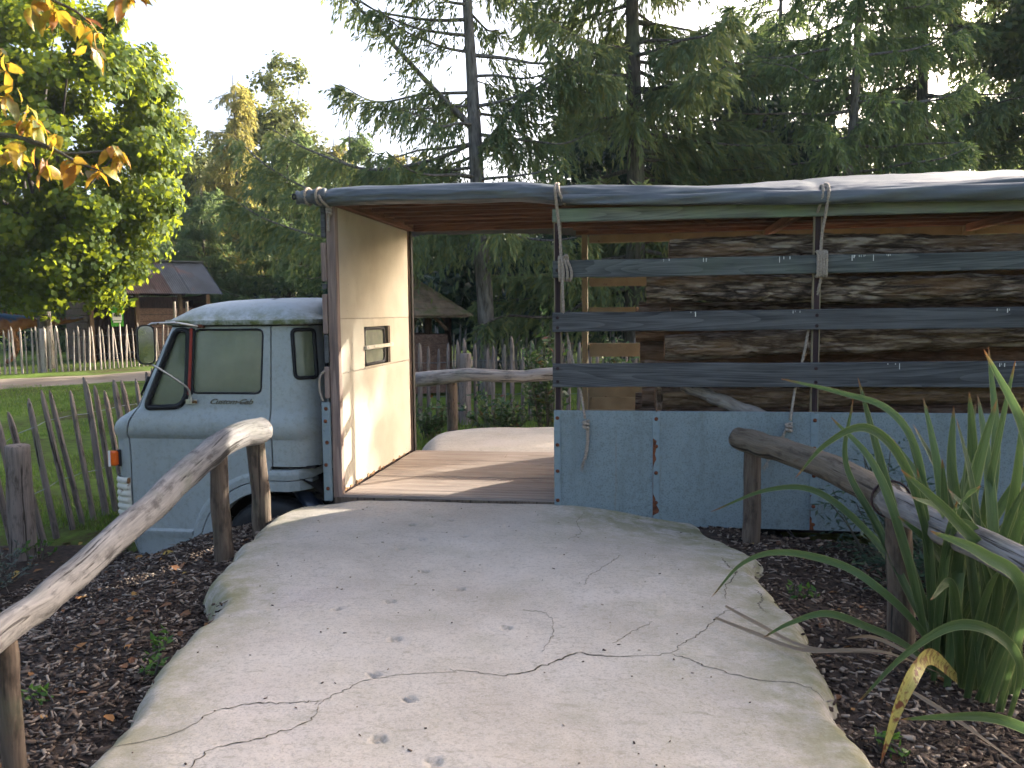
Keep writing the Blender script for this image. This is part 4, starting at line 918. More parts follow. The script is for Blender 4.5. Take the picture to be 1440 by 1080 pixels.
Yt += front * (-0.011 * wr - 0.013 * wr2 * (0.35 + near_c) + 0.030 * cinch) ; Zt += top * (0.012 * wr + .004 * wr2) - top * .018 * cinch + front * (.005 * wr) - .012 * top * sstep(-.6, 3, XS)
Zt += (0.008 * front * np.sin(XS * 2.3 + 1.0) * sstep(0.8, 1.6, XS)) * (1 - np.clip(cinch, 0, 1))
def tarp_dz(x): return np.interp(x, [-2.5, -.9, -.6, .3, 1.24, 2.6, 5.6], [0, -.015, -.045, -.08, -.095, -.09, -.095])
Zt += tarp_dz(XS) + .215 * sstep(-1.0, 1.9, XS) * np.clip(1 - np.abs(Yt - 7.4) / 1.05, 0, 1) ** .8
tp = MB().grid(np.stack([XS, Yt, Zt], -1), True).build('sheet', MAT['tarp'], tarp, True)
# second fold hanging below the front edge on the right-hand bays
xs2 = np.linspace(-0.58, XB, 170); th = np.linspace(0, 2 * math.pi, 15)
G = []
for x in xs2:
    a = 0.02 * float(vnoise(np.array([x * 1.7, 3.1, 0]))) ; gr = float(sstep(-.58, .9, x)); r1, r2 = .012 + .024 * gr + .008 * float(vnoise(np.array([x * 3.3, 8.1, 0]))), .030 + .022 * gr + .012 * float(vnoise(np.array([x * 2.3, 1.1, 0])))
    G.append([(x, 6.192 + r1 * math.cos(t) + .006 * math.sin(9 * x + 3 * t), 2.335 + float(tarp_dz(x)) + .6 * a + r2 * math.sin(t)) for t in th])
MB().grid(np.array(G), True).build('rolled_edge', MAT['tarp'], tarp, True)
P = catmull([(-2.63, 6.215, 2.358), (-2.56, 6.235, 2.362), (-2.49, 6.25, 2.372), (-2.40, 6.26, 2.38)], 5)
MB().tube(P, [.050 + .005 * math.sin(i * 1.9) for i in range(len(P))], 14).build('rolled_end', MAT['tarp'], tarp, True)
MB().tube([(-2.625 + .018 * math.cos(t) * .7, 6.166 - .002, 2.358 + .018 * math.sin(t)) for t in np.linspace(0, 6.28, 14, endpoint=False)], .008, 6, closed=True).build('eyelet', MAT['rubber'], tarp, True)

# ------------------------------------------------------------------ ropes
def rope(points, r, n=5):
    points = [(p[0], p[1], p[2] + (float(tarp_dz(p[0])) if p[2] > 2.2 and p[0] > -1 else 0)) for p in points]; P = catmull(points, 10); d = np.r_[0, np.cumsum(np.linalg.norm(np.diff(P, axis=0), axis=1))]
    L = np.arange(0, d[-1], r * 0.9); P = np.stack([np.interp(L, d, P[:, i]) for i in range(3)], -1)
    T = np.gradient(P, axis=0); T /= np.linalg.norm(T, axis=1)[:, None]; mb = MB(); u = nrm(np.cross(T[0], [.3, .9, .1])); U = []
    for t in T: u = nrm(u - t * (u @ t)); U.append(u)
    U = np.array(U); W = np.cross(T, U)
    for s in range(3):
        a = L / (r * 5.5) * 2 * math.pi / 1.6 + s * 2.094; mb.tube(P + (U * np.cos(a)[:, None] + W * np.sin(a)[:, None]) * r * .52, r * .62, n)
    return mb
def knot(c, r, turns=2.2):
    t = np.linspace(0, 1, 26); return [(c[0] + r * 1.6 * math.cos(a * turns * 6.28), c[1] - r * 1.2 + r * 1.4 * math.sin(a * turns * 6.28), c[2] + (0.5 - a) * r * 5) for a in t]
def fray(mb, p, d, r):
    for k in range(14):
        e = np.array(p) + np.array(d) * rng.uniform(.03, .075) + rng.normal(0, .012, 3) * (1, .5, 1); mb.tube([p, (np.array(p) + e) / 2 + rng.normal(0, .004, 3), e], [.003, .002, .001], 4)
RG = 'ropes lashing the tarpaulin to the lorry'
r1 = thing('rope', 'rope tied over the tarpaulin at the post beside the doorway, frayed end on blue panel', 'rope', (-0.55, 6.2, .25), RG)
rope([(-0.565, 6.33, 2.30), (-0.578, 6.19, 2.32), (-0.60, 6.165, 2.38), (-0.612, 6.215, 2.435), (-0.615, 6.30, 2.45)], .010).build('strand', MAT['rope'], r1, True)
rope([(-0.63, 6.30, 2.45), (-0.630, 6.21, 2.43), (-0.628, 6.160, 2.37), (-0.618, 6.215, 2.24), (-0.605, 6.245, 2.05), (-0.598, 6.25, 1.90), (-0.590, 6.245, 1.80), (-0.585, 6.25, 1.60), (-0.583, 6.29, 1.40)], .011).build('strand', MAT['rope'], r1, True)
for k in range(4):
    x = -0.612 + .017 * k; rope([(x, 6.31, 1.865), (x + .002, 6.245, 1.862), (x + .004 + .012 * k, 6.242, 1.77), (x + .006 + .01 * k, 6.25, 1.70), (x + .004, 6.31, 1.70)], .010).build('wrap', MAT['rope'], r1, True)
rope([(-0.575, 6.242, 1.86), (-0.56, 6.225, 1.88), (-0.545, 6.24, 1.86), (-0.555, 6.245, 1.83)], .010).build('loop', MAT['rope'], r1, True)
rope([(-0.57, 6.33, 1.40), (-0.545, 6.33, 1.20), (-0.49, 6.31, 1.0), (-0.455, 6.30, .85), (-0.435, 6.258, .735), (-0.42, 6.248, .66)], .009).build('strand', MAT['rope'], r1, True)
rope(knot((-0.415, 6.25, .62), .012), .011).build('knot', MAT['rope'], r1, True)
rope([(-0.405, 6.246, .60), (-0.403, 6.250, .50), (-0.415, 6.25, .40), (-0.43, 6.25, .345)], .012).build('strand', MAT['rope'], r1, True)
mb = MB(); fray(mb, (-0.43, 6.25, .35), (-.3, 0, -1), .01); stuff(mb.build('frayed_end', MAT['rope'], r1))
r2 = thing('rope', 'rope lashed round the slats above the right handrail end', 'rope', (1.2, 6.2, .3), RG)
rope([(1.275, 6.30, 2.44), (1.275, 6.21, 2.42), (1.27, 6.155, 2.36), (1.262, 6.20, 2.22), (1.25, 6.24, 2.0), (1.242, 6.248, 1.85)], .0105).build('strand', MAT['rope'], r2, True)
rope([(1.245, 6.30, 2.43), (1.24, 6.20, 2.41), (1.23, 6.165, 2.33), (1.215, 6.24, 2.235)], .0095).build('strand', MAT['rope'], r2, True)
for k in range(4):
    x = 1.225 + .019 * k; rope([(x, 6.31, 1.87), (x, 6.245, 1.865), (x, 6.236, 1.79), (x, 6.244, 1.70), (x, 6.31, 1.70)], .0105).build('wrap', MAT['rope'], r2, True)
rope([(1.255, 6.26, 1.70), (1.235, 6.31, 1.55), (1.215, 6.33, 1.45)], .0095).build('strand', MAT['rope'], r2, True)
rope([(1.185, 6.32, 1.33), (1.16, 6.31, 1.17), (1.135, 6.31, 1.05), (1.10, 6.31, .90), (1.07, 6.262, .75), (1.055, 6.248, .66)], .0095).build('strand', MAT['rope'], r2, True)
rope(knot((1.045, 6.25, .615), .012), .011).build('knot', MAT['rope'], r2, True)
rope([(1.03, 6.25, .60), (.985, 6.25, .50), (.93, 6.25, .41), (.90, 6.25, .36)], .0095).build('strand', MAT['rope'], r2, True)
mb = MB(); fray(mb, (.90, 6.25, .36), (-.4, 0, -1), .01); stuff(mb.build('frayed_end', MAT['rope'], r2))
r3 = thing('rope', 'short rope knotted round the rolled tarpaulin end above the cab', 'rope', (-2.46, 6.2, 2.1), RG)
for x in (-2.545, -2.455):
    rope([(x + .03 * math.cos(t) * .3, 6.252 + .062 * math.cos(t), 2.368 + .062 * math.sin(t)) for t in np.linspace(0, 6.4, 10)], .010).build('wrap', MAT['rope'], r3, True)
rope([(-2.44, 6.185, 2.37), (-2.42, 6.20, 2.325), (-2.40, 6.25, 2.295), (-2.40, 6.29, 2.28)], .010).build('strand', MAT['rope'], r3, True)
rope(knot((-2.395, 6.29, 2.26), .011), .010).build('knot', MAT['rope'], r3, True)
rope([(-2.40, 6.295, 2.24), (-2.41, 6.297, 2.16), (-2.408, 6.297, 2.10)], .010).build('strand', MAT['rope'], r3, True)
r4 = thing('rope', 'thin rope loop hanging beside the rear corner of the cab', 'rope', (-2.51, 6.27, .78), RG)
rope([(-2.47, 6.285, 1.02), (-2.505, 6.28, .98), (-2.515, 6.275, .90), (-2.50, 6.275, .82), (-2.485, 6.28, .775)], .009).build('strand', MAT['rope'], r4, True)

# ------------------------------------------------------------------ logs on the lorry
LOGS = [  # y, z, r, x0, x1, dz (rise to the right), label
 (6.58, 1.93, .085, .20, 4.9, -.012, 'topmost dark log just under the lorry roof, nearest the slats'),
 (6.50, 1.635, .092, .03, 5.0, -.020, 'thick log with a pale knot between the top and middle slats'),
 (6.68, 1.42, .075, .22, 4.6, -.022, 'thin log behind the upper edge of the middle slat'),
 (6.52, 1.20, .088, .17, 4.8, .022, 'smooth brown log between the middle and lowest slats'),
 (6.50, 1.01, .065, .02, 2.6, -.035, 'slim dark log sloping down behind the lowest slat'),
 (6.52, .80, .075, .10, 4.9, .010, 'split log resting just above the blue side panel'),
 (6.60, .40, .24, .05, 4.8, .0, 'bottom log of the near row on the cargo floor'),
 (7.38, 1.76, .12, .08, 4.8, .01, 'upper log in the second row from the slats'),
 (7.38, 1.42, .13, -.03, 4.7, .0, 'log in the second row at the height of the middle slat'),
 (7.38, .70, .13, .00, 4.9, .0, 'log in the second row just above the panel top'),
 (6.97, .33, .19, .05, 4.9, .0, 'bottom log of the second row'),
 (7.33, .45, .24, -.05, 4.9, .0, 'thick bottom log between the second and back rows'),
 (7.92, 1.70, .15, .05, 4.8, .0, 'back row log near the roof beside the ochre slats'),
 (7.92, 1.36, .16, -.06, 4.9, .0, 'back row log at mid height beside the ochre slats'),
 (7.92, 1.0, .17, -.02, 4.9, .0, 'back row log above the ochre boards'),
 (7.74, .45, .25, -.06, 4.9, .0, 'bottom log of the back row beside the ochre boards')]
def log(y, z, r, x0, x1, dz, label, seed):
    k, n = (270, 84) if seed in (0, 1, 2, 3, 4, 5) else (60, 26); x = np.linspace(x0, x1, k); a = np.linspace(0, 2 * math.pi, n, endpoint=False); g = np.random.default_rng(seed)
    cy = y + .03 * vnoise(np.stack([x * .7, 0 * x, 0 * x], -1), seed); cz = z + dz * (x - x0) + .025 * vnoise(np.stack([x * .8, 0 * x + 3, 0 * x], -1), seed)
    X, A = np.meshgrid(x, a, indexing='ij'); ca, sa = np.cos(A), np.sin(A)
    q = np.stack([X * 2.0, ca * 1.3, sa * 1.3], -1); rid = 1 - np.abs(vnoise(np.stack([X * 1.6, ca * 6.0 + .8 * vnoise(q, seed), sa * 6.0], -1), seed + 2))
    rr = r * (1 + .10 * vnoise(q * .6, seed) + .055 * fbm(q * 2, 3, seed + 1)) + .030 * (rid - .65) * (r / .15) + .006 * vnoise(np.stack([X * 9, ca * 9, sa * 9], -1), seed + 7)
    if n > 50:      # deep fissured bark: elongated plates
        u_ = A * r; wx_ = .35 * fbm(np.stack([X * 2.5, ca * 2, sa * 2], -1), 3, seed + 21)
        r1_ = np.abs(vnoise(np.stack([X * 3.2 + wx_, ca * r * 26 + wx_ * 1.5, sa * r * 26], -1), seed + 12)); r2_ = np.abs(vnoise(np.stack([X * 8, ca * r * 55 + wx_ * 3, sa * r * 55], -1), seed + 13))
        rr = rr + .022 * np.clip(r1_ / .35, 0, 1) ** .6 + .008 * np.clip(r2_ / .35, 0, 1) - .022 + .008 * fbm(np.stack([X * 5, ca * 2.2, sa * 2.2], -1), 2, seed + 15)
    if seed == 1:   # the pale knot
        rr += .05 * np.exp(-((X - .72) / .13) ** 2 - ((A - 3.55) / .45) ** 2)
    V = np.stack([X, cy[:, None] + rr * ca, cz[:, None] + rr * sa], -1)
    t = thing('log', label, 'log', (x0, y, z - r), 'logs stacked on the lorry')
    MB().grid(np.concatenate([V, V[:, :1]], 1)).build('bark', MAT['logbark'], t, True)
    for xe, i, nm in ((x0, 0, 'cut_end'), (x1, k - 1, 'cut_end')):
        ring = V[i].copy(); c = np.array([xe, cy[i], cz[i]]); sgn = 1 if i == 0 else -1; inner = c + (ring - c) * .93; inner[:, 0] -= sgn * .004
        mb = MB(); mb.add(np.vstack([inner, (inner + c) / 2 - [sgn * .003, 0, 0], c[None] - [[sgn * .003, 0, 0]]]), [(j, (j + 1) % n, n + (j + 1) % n, n + j) for j in range(n)] + [(n + j, n + (j + 1) % n, 2 * n) for j in range(n)])
        mb.build(nm, MAT['logend'], t)
for i, L in enumerate(LOGS): log(*L, i)
P = catmull([(.30, 6.42, .90), (.48, 6.40, .83), (.70, 6.42, .74), (.90, 6.45, .66)], 8)
BRANCH_P = P
P = catmull([(.12, 6.40, .64), (.13, 6.41, .80), (.115, 6.43, .93)], 5)
tag(MB().tube(P, .022, 9, wob=lambda i, a: 1 + .2 * np.sin(4 * a + i)).build('bark_strip', MAT['logbark'], None, True), 'upright shred of reddish bark by the log ends', 'bark')

# ------------------------------------------------------------------ handrails
def logtube(pts, rads, mat, name, parent, seed, n=16, sub=7):
    P = catmull(pts, sub); rr = np.interp(np.linspace(0, 1, len(P)), np.linspace(0, 1, len(rads)), rads)
    def wob(i, a): 
        q = np.stack([np.cos(a) * 1.1, np.sin(a) * 1.1, np.full(len(a), i * .22)], -1); return 1 + .07 * vnoise(q, seed) + .05 * vnoise(q * 2.6, seed + 1)
    P = P + .006 * np.stack([vnoise(np.stack([np.arange(len(P)) * .35, 0 * P[:, 0] + s, 0 * P[:, 0]], -1), seed) for s in range(3)], -1)
    mb = MB(); k = len(P); P2 = np.vstack([P[0], P, P[-1]]); r2 = np.r_[rr[0] * .86, rr, rr[-1] * .86]; d0 = nrm(P[1] - P[0]); d1 = nrm(P[-1] - P[-2]); P2[0] -= d0 * rr[0] * .12; P2[-1] += d1 * rr[-1] * .12
    mb.tube(P2, r2, n, wob=wob); dl_ = np.r_[0, np.cumsum(np.linalg.norm(np.diff(P2, axis=0), axis=1))] + seed * 1.7; an = np.arange(n) * 2 * math.pi / n
    o = mesh_obj(name, np.concatenate(mb.V), mb.F, MAT[mat], parent, True, attrs={'rx': np.outer(r2, np.cos(an)).ravel(), 'ry': np.outer(r2, np.sin(an)).ravel(), 'rl': np.repeat(dl_, n)})
    smooth_by_angle(o, 50); return o
h1 = thing('handrail', 'grey peeled log handrail on stakes along the left of the path', 'handrail', (-2.6, 4.2, -.3), 'log handrails')
logtube([(-1.98, 1.55, .37), (-2.08, 2.05, .37), (-2.18, 2.5, .38), (-2.29, 2.85, .365), (-2.43, 3.4, .39), (-2.60, 4.15, .465), (-2.77, 4.95, .55), (-2.83, 5.45, .605), (-2.79, 5.82, .612)], [.046, .049, .054, .060, .068, .078, .087, .093, .094], 'rail', 'rail', h1, 3)
logtube([(-2.215, 2.56, -.45), (-2.20, 2.55, 0), (-2.19, 2.53, .36)], [.040, .038, .036], 'stake', 'stake', h1, 4, sub=8)
logtube([(-2.80, 5.20, -.4), (-2.80, 5.20, 0), (-2.795, 5.18, .52)], [.066, .062, .060], 'stake', 'stake', h1, 5, sub=8)
logtube([(-2.79, 5.80, -.4), (-2.81, 5.80, .1), (-2.83, 5.78, .56)], [.076, .068, .066], 'stake', 'stake', h1, 6, sub=8)
h2 = thing('handrail', 'brown log handrail on stakes sloping along the right of the path', 'handrail', (1.1, 4.8, -.2), 'log handrails')
logtube([(0.66, 5.98, .575), (0.78, 5.80, .562), (0.95, 5.5, .545), (1.13, 5.05, .52), (1.235, 4.37, .51)], [.078, .084, .082, .082, .080], 'railbrown', 'rail', h2, 8)
logtube([(1.225, 4.42, .505), (1.245, 4.25, .505), (1.34, 3.85, .485), (1.45, 3.4, .47), (1.6, 2.8, .45), (1.7, 2.2, .43)], [.077, .075, .073, .068, .064, .06], 'rail', 'rail', h2, 9)
MB().tube([(1.235 + .093 * math.cos(t), 4.385, .508 + .093 * math.sin(t)) for t in np.linspace(0, 6.28, 22, endpoint=False)], .006, 6, closed=True).build('binding_wire', MAT['darkpost'], h2, True)
logtube([(0.76, 5.96, -.5), (0.76, 5.96, 0), (0.755, 5.95, .53)], [.062, .060, .058], 'stake', 'stake', h2, 10, sub=8)
logtube([(1.29, 4.36, -.5), (1.285, 4.36, 0), (1.265, 4.35, .45)], [.072, .066, .062], 'stake', 'stake', h2, 12, sub=8)
tag(logtube(BRANCH_P[::4], [.036, .045, .055, .058], 'railpale', 'branch', None, 2), 'pale bare branch leaning on the logs above the blue panel', 'branch')
h3 = thing('handrail', 'pale log handrail beyond the lorry doorway', 'handrail', (-1.5, 10.9, -.3), 'log handrails')
logtube([(-3.2, 10.75, .58), (-2.6, 10.75, .62), (-2.1, 10.75, .655), (-1.6, 10.8, .63), (-1.2, 10.8, .665), (-0.5, 10.85, .71), (.8, 10.9, .70), (2.4, 10.8, .70)], [.10, .095, .082, .08, .085, .08, .08, .08], 'railpale', 'rail', h3, 14)
for x, y in ((-2.50, 10.86), (-0.2, 10.95), (1.9, 10.95)): logtube([(x, y, -.6), (x, y, .1), (x + .01, y - .06, .58)], [.075, .07, .068], 'stake', 'stake', h3, int(x * 10) + 60, sub=6)

# ------------------------------------------------------------------ picket fences
def picket_mesh(h, w, seed):
    g = np.random.default_rng(seed); n = 7; zs = [-.12, .0, .3 * h, .6 * h, .88 * h, .96 * h, h]; sc = [1.05, 1.0, .97, .93, .86, .62, .18]; V = []; off = np.zeros(2)
    shp = 1 + .25 * g.uniform(-1, 1, n)
    for z, s in zip(zs, sc):
        off = off + g.normal(0, .004, 2)
        for j in range(n):
            a = 2 * math.pi * j / n; V.append((off[0] + w * s * shp[j] * math.cos(a), off[1] + w * .72 * s * shp[j] * math.sin(a), z))
    mb = MB(); k = len(zs); F = [(i * n + j, i * n + (j + 1) % n, (i + 1) * n + (j + 1) % n, (i + 1) * n + j) for i in range(k - 1) for j in range(n)] + [tuple((k - 1) * n + j for j in range(n)), tuple(range(n))[::-1]]
    me = bpy.data.meshes.new('picket'); me.from_pydata(V, [], F); me.update(); return me
def fence(label, pts, spacing, h, w, mat, lean=0.0, seed=0, wires=(.35, .78), posts=()):
    P = catmull(np.c_[np.array(pts), np.zeros(len(pts))], 24); d = np.r_[0, np.cumsum(np.linalg.norm(np.diff(P, axis=0), axis=1))]
    L = np.arange(0, d[-1], spacing); g = np.random.default_rng(seed); L = L + g.normal(0, spacing * (.05 if callable(lean) else .10), len(L)); X = np.interp(L, d, P[:, 0]); Y = np.interp(L, d, P[:, 1]); Zg = ground_z(X, Y)
    t = thing('picket_fence', label, 'fence', (X.mean(), Y.mean(), float(Zg.mean())), 'split picket fences')
    ms = [picket_mesh(h * (1 + .03 * k), w * (1 + .06 * k), seed + k) for k in (-2, -1, 0, 1, 2)]
    for me in ms: me.materials.append(MAT[mat])
    ln = lean(L / d[-1]) if callable(lean) else np.full(len(L), lean)
    for i in range(len(L)):
        o = link('picket', ms[g.integers(5)], (X[i], Y[i], Zg[i] + g.normal(0, .02)), t); o.rotation_euler = (g.normal(0, .03), ln[i] + g.normal(0, .03), g.uniform(0, 6.28) * 0 + math.atan2(Y[min(i + 1, len(Y) - 1)] - Y[i - 1], X[min(i + 1, len(X) - 1)] - X[i - 1]) + g.normal(0, .2))
        if callable(lean): o.rotation_euler = (g.normal(0, .012), ln[i] + g.normal(0, .014), g.normal(0, .2))
    for f in wires:
        W = np.stack([X + np.sin(ln) * h * f + .02 * np.cos(np.arange(len(X)) * math.pi), Y + .02 * np.sin(np.arange(len(X)) * math.pi), Zg + h * f + .012 * np.sin(np.arange(len(X)) * .9)], -1); MB().tube(W, .0035, 4).build('wire', MAT['wire'], t)
    for px_, py_, r_, hh in posts: logtube([(px_, py_, float(ground_z(px_, py_)) - .3), (px_, py_, 0), (px_ + .01, py_, float(ground_z(px_, py_)) + hh)], [r_ * 1.1, r_, r_ * .95], mat, 'fence_post', t, int(abs(px_ * 31)), sub=6)
    return t
fence('near picket fence running from the thick corner post past the cab and behind the lorry', [(-5.42, 5.6), (-5.36, 6.4), (-5.26, 7.4), (-5.05, 9.5), (-4.6, 11.9), (-3.5, 13.3), (-1.6, 13.7), (1.5, 13.9), (5.5, 14.1)], .155, 1.30, .037, 'picket', lambda s: -.19 * (1 - sstep(.05, .4, s)) + .02, 3,
      posts=((-5.16, 6.22, .10, 1.05), (-2.85, 13.35, .10, 1.15)))
fence('sunlit far picket fence beyond the sandy track under the big maple', [(-27, 20.2), (-22, 20.9), (-18, 21.3), (-16.2, 22.4), (-15.2, 24.9), (-13.6, 27.2)], .15, 1.28, .030, 'picketlight', 0, 5, posts=((-17.0, 21.75, .09, 1.25), (-19.6, 21.1, .09, 1.2)))
fence('dim grey picket fence far behind the larch trunk', [(-7.5, 19.6), (-3, 19.9), (1, 20.4), (4.5, 20.8)], .15, 1.25, .028, 'picketgrey', 0, 9)

# ------------------------------------------------------------------ corrugated-roof shed
shed = thing('shed', 'brown timber shed with rusty corrugated roof behind the far fence', 'shed', (-18.0, 27.5, -.1))
A0 = np.array([-18.5, 26.0, -.12]); eu = np.array([.61, .792, 0]); ev = np.array([-.792, .61, 0]); ez = np.array([0, 0, 1.0])
def loc(u, v, z): return A0 + eu * u + ev * v + ez * z
def sbox(u0, u1, v0, v1, z0, z1, name, mat, parent=shed):
    V = [loc(u, v, z) for u in (u0, u1) for v in (v0, v1) for z in (z0, z1)]; return MB().add(V, [(0, 1, 3, 2), (4, 6, 7, 5), (0, 4, 5, 1), (2, 3, 7, 6), (0, 2, 6, 4), (1, 5, 7, 3)]).build(name, MAT[mat], parent)
SL, SD, SE, SR_ = 4.2, 2.6, 2.58, 3.62
for u in (0, 1.52, 3.05, SL - .12): sbox(u, u + .13, 0, .13, 0, SE, 'post', 'shedpost')
for k in range(8):
    z = k * .235; sbox(1.66, SL, .02 + .008 * (k % 2), .06, z + .01, z + .228, 'board', 'shedboard')
for k in range(10):
    z = k * .235; sbox(-.02 + .006 * (k % 2), .03, .14, SD, z + .01, z + .228, 'board', 'shedpost'); sbox(.1, SL, SD, SD + .03, z + .01, z + .228, 'board', 'darkpost'); sbox(SL - .03, SL, .14, SD, z + .01, z + .228, 'board', 'shedboard')
for k in range(4):
    sbox(.3 + k * 0.6, .6 + k * .6, .0, .0, 0, .0, 'x', 'post') if False else None
V = [loc(-.03, 0, SE), loc(-.03, SD, SE), loc(-.03, SD / 2, SR_ - .05), loc(.03, 0, SE), loc(.03, SD, SE), loc(.03, SD / 2, SR_ - .05)]
MB().add(V, [(0, 1, 2), (3, 5, 4), (0, 3, 4, 1), (1, 4, 5, 2), (2, 5, 3, 0)]).build('gable', MAT['shedpost'], shed)
for side in (0, 1):
    for k in range(8):
        u0 = -.3 + k * .60; us = np.linspace(u0, u0 + .63, 46); G = []
        for t in np.linspace(0, 1, 5):
            v = (-.42 + (SD / 2 + .42) * t) if side == 0 else (SD + .42 - (SD / 2 + .42) * t); z = SE - .20 + (SR_ - SE + .20) * t
            G.append([loc(u, v, z + .016 * math.sin((u - u0) * 2 * math.pi / .076) + .006 * (k % 2)) for u in us])
        MB().grid(G, side == 1).build('roof_sheet', MAT['zinc' if k in (5, 6, 7) and side == 0 else 'rustroof'], shed, True)
sbox(-.32, 4.55, SD / 2 - .12, SD / 2 + .12, SR_ + .015, SR_ + .045, 'ridge_cap', 'zinc')
sbox(.14, SL, 1.4, 1.45, 0, 2.2, 'inner_partition', 'darkpost')
# the poster in the doorway: green sheet, white patch, dark lettering-like marks
po = thing('poster', 'green poster with white patch hanging in the shed doorway', 'poster', loc(.85, -.02, 1.0))
def pmat_poster():
    t = NT('poster_print'); tc = t.n('ShaderNodeTexCoord'); p = t.n('ShaderNodeSeparateXYZ', i_0=tc.outputs['Generated']); z = p.outputs[2]
    c = t.ramp(t.noise(tc.outputs['Generated'], 9, 4), [(0.35, (0.02, 0.16, 0.02)), (0.65, (0.12, 0.46, 0.04))])
    return t.done(c, 0.4)
MAT['poster'] = pmat_poster()
MAT['posterink'] = NT('poster_ink').done((.05, .05, .05), .5)
def pbox(u0, u1, z0, z1, v, name, mat):
    V = [loc(u, vv, z) for u in (u0, u1) for vv in (v, v + .01) for z in (z0, z1)]; return MB().add(V, [(0, 1, 3, 2), (4, 6, 7, 5), (0, 4, 5, 1), (2, 3, 7, 6), (0, 2, 6, 4), (1, 5, 7, 3)]).build(name, MAT[mat], po)
pbox(.66, 1.08, 1.25, 1.93, -.03, 'sheet', 'poster'); pbox(.71, 1.03, 1.46, 1.72, -.045, 'white_patch', 'whiteplastic')
for a, b, c_, d_ in ((.77, .81, 1.60, 1.68), (.82, .88, 1.59, 1.67), (.89, .93, 1.60, 1.69), (.94, .98, 1.59, 1.66)): pbox(a, b, c_, d_, -.058, 'mark', 'posterink')
pbox(.74, 1.0, 1.385, 1.43, -.045, 'white_strip', 'whiteplastic')
sg = thing('notice_board', 'small dark green notice board on the shed wall', 'sign', loc(3.6, -.05, 1.2)); sbox(3.25, 4.05, -.06, -.03, 1.18, 1.62, 'panel', 'posterink', sg); sbox(3.5, 3.85, -.075, -.062, 1.27, 1.36, 'white_strip', 'whiteplastic', sg)
for k, (u, zz) in enumerate(((2.0, 1.95), (2.42, 1.95))):
    p = loc(u, -2.2, 0); s = thing('stake', ('left' if k == 0 else 'right') + ' of two tall pale stakes standing before the shed wall', 'stake', p, 'tall stakes by the shed')
    logtube([(p[0], p[1], -.4), (p[0], p[1], .8), (p[0] + .01, p[1], zz)], [.05, .048, .045], 'picketlight', 'pole', s, 70 + k, 8, 4)

# ------------------------------------------------------------------ hut with pyramid roof
hut = thing('hut', 'open-sided timber hut with mossy pyramid roof behind the fence', 'hut', (-5.35, 17.0, -.2))
HC = np.array([-5.35, 17.0]); hr = 1.98; ez0, ap = 1.40, 2.62; rot = R(38)
def hp(a, b): return HC + np.array([a * math.cos(rot) - b * math.sin(rot), a * math.sin(rot) + b * math.cos(rot)])
crs = 9; sh = np.random.default_rng(4); hs = hr / 1.61
rf = MB().add([(*hp(a * hs * 1.1, b * hs * 1.1), ez0 - .02) for a, b in ((-1, -1), (1, -1), (1, 1), (-1, 1))] + [(*HC, ap - .03)], [(0, 1, 4), (1, 2, 4), (2, 3, 4), (3, 0, 4), (3, 2, 1, 0)]).build('roof', MAT['shingle'], hut)
mbs = MB()
for side in range(4):
    for c in range(crs):
        t0, t1 = c / crs, (c + 1.35) / crs; w0 = hs * 1.14 * (1 - t0); nsh = max(2, int(w0 * 2 / .15))
        for s in range(nsh):
            a0, a1 = -w0 + 2 * w0 * s / nsh, -w0 + 2 * w0 * (s + .94) / nsh; j = sh.uniform(-.03, .03)
            def pt(a, t, dz):
                w = hs * 1.14 * (1 - t); a = max(-w, min(w, a)); b = -w
                for _ in range(side): a, b = -b, a
                q_ = hp(a, b); return (q_[0], q_[1], ez0 + (ap - ez0) * t + dz)
            V = [pt(a0, t0 + j * .3, .035), pt(a1, t0 + j * .3, .035 + sh.uniform(-.006, .006)), pt(a1, min(t1, 1), .012), pt(a0, min(t1, 1), .012), pt(a0, t0 + j * .3, .018), pt(a1, t0 + j * .3, .018)]
            mbs.add(V, [(0, 1, 2, 3), (4, 5, 1, 0)])
stuff(mbs.build('shingles', MAT['shingle'], rf))
for a in (-1, 0, 1):
    for b in (-1, 1):
        for (p, q2) in ((a, b), (b, a)):
            if a == 0 and False: continue
            x, y = hp(p * hs * .82, q2 * hs * .82); MB().box((x - .06, y - .06, -.25), (x + .06, y + .06, ez0 + .05), .006).build('post', MAT['shedpost'], hut)
for side in range(4):
    for k in range(6):
        z = -.15 + k * .2; 
        def pt2(a, b):
            for _ in range(side): a, b = -b, a
            return hp(a, b)
        s2 = hs * .86; y2 = .03; A, B, C_, D_ = pt2(-s2, -s2), pt2(s2, -s2), pt2(s2, -s2 + y2), pt2(-s2, -s2 + y2); V = [(*p, zz) for zz in (z, z + .193) for p in (A, B, C_, D_)]
        MB().add(V, [(0, 1, 5, 4), (1, 2, 6, 5), (2, 3, 7, 6), (3, 0, 4, 7), (4, 5, 6, 7), (3, 2, 1, 0)]).build('board', MAT['shedboard'], hut)
    A, B = pt2(-hs * .84, -hs * .84), pt2(-hs * .55, -hs * .84); MB().tube([(*B, ez0), (*A, 1.08)], .035, 5).build('brace', MAT['shedpost'], hut)
    A, B = pt2(hs * .84, -hs * .84), pt2(hs * .55, -hs * .84); MB().tube([(*B, ez0), (*A, 1.08)], .035, 5).build('brace', MAT['shedpost'], hut)

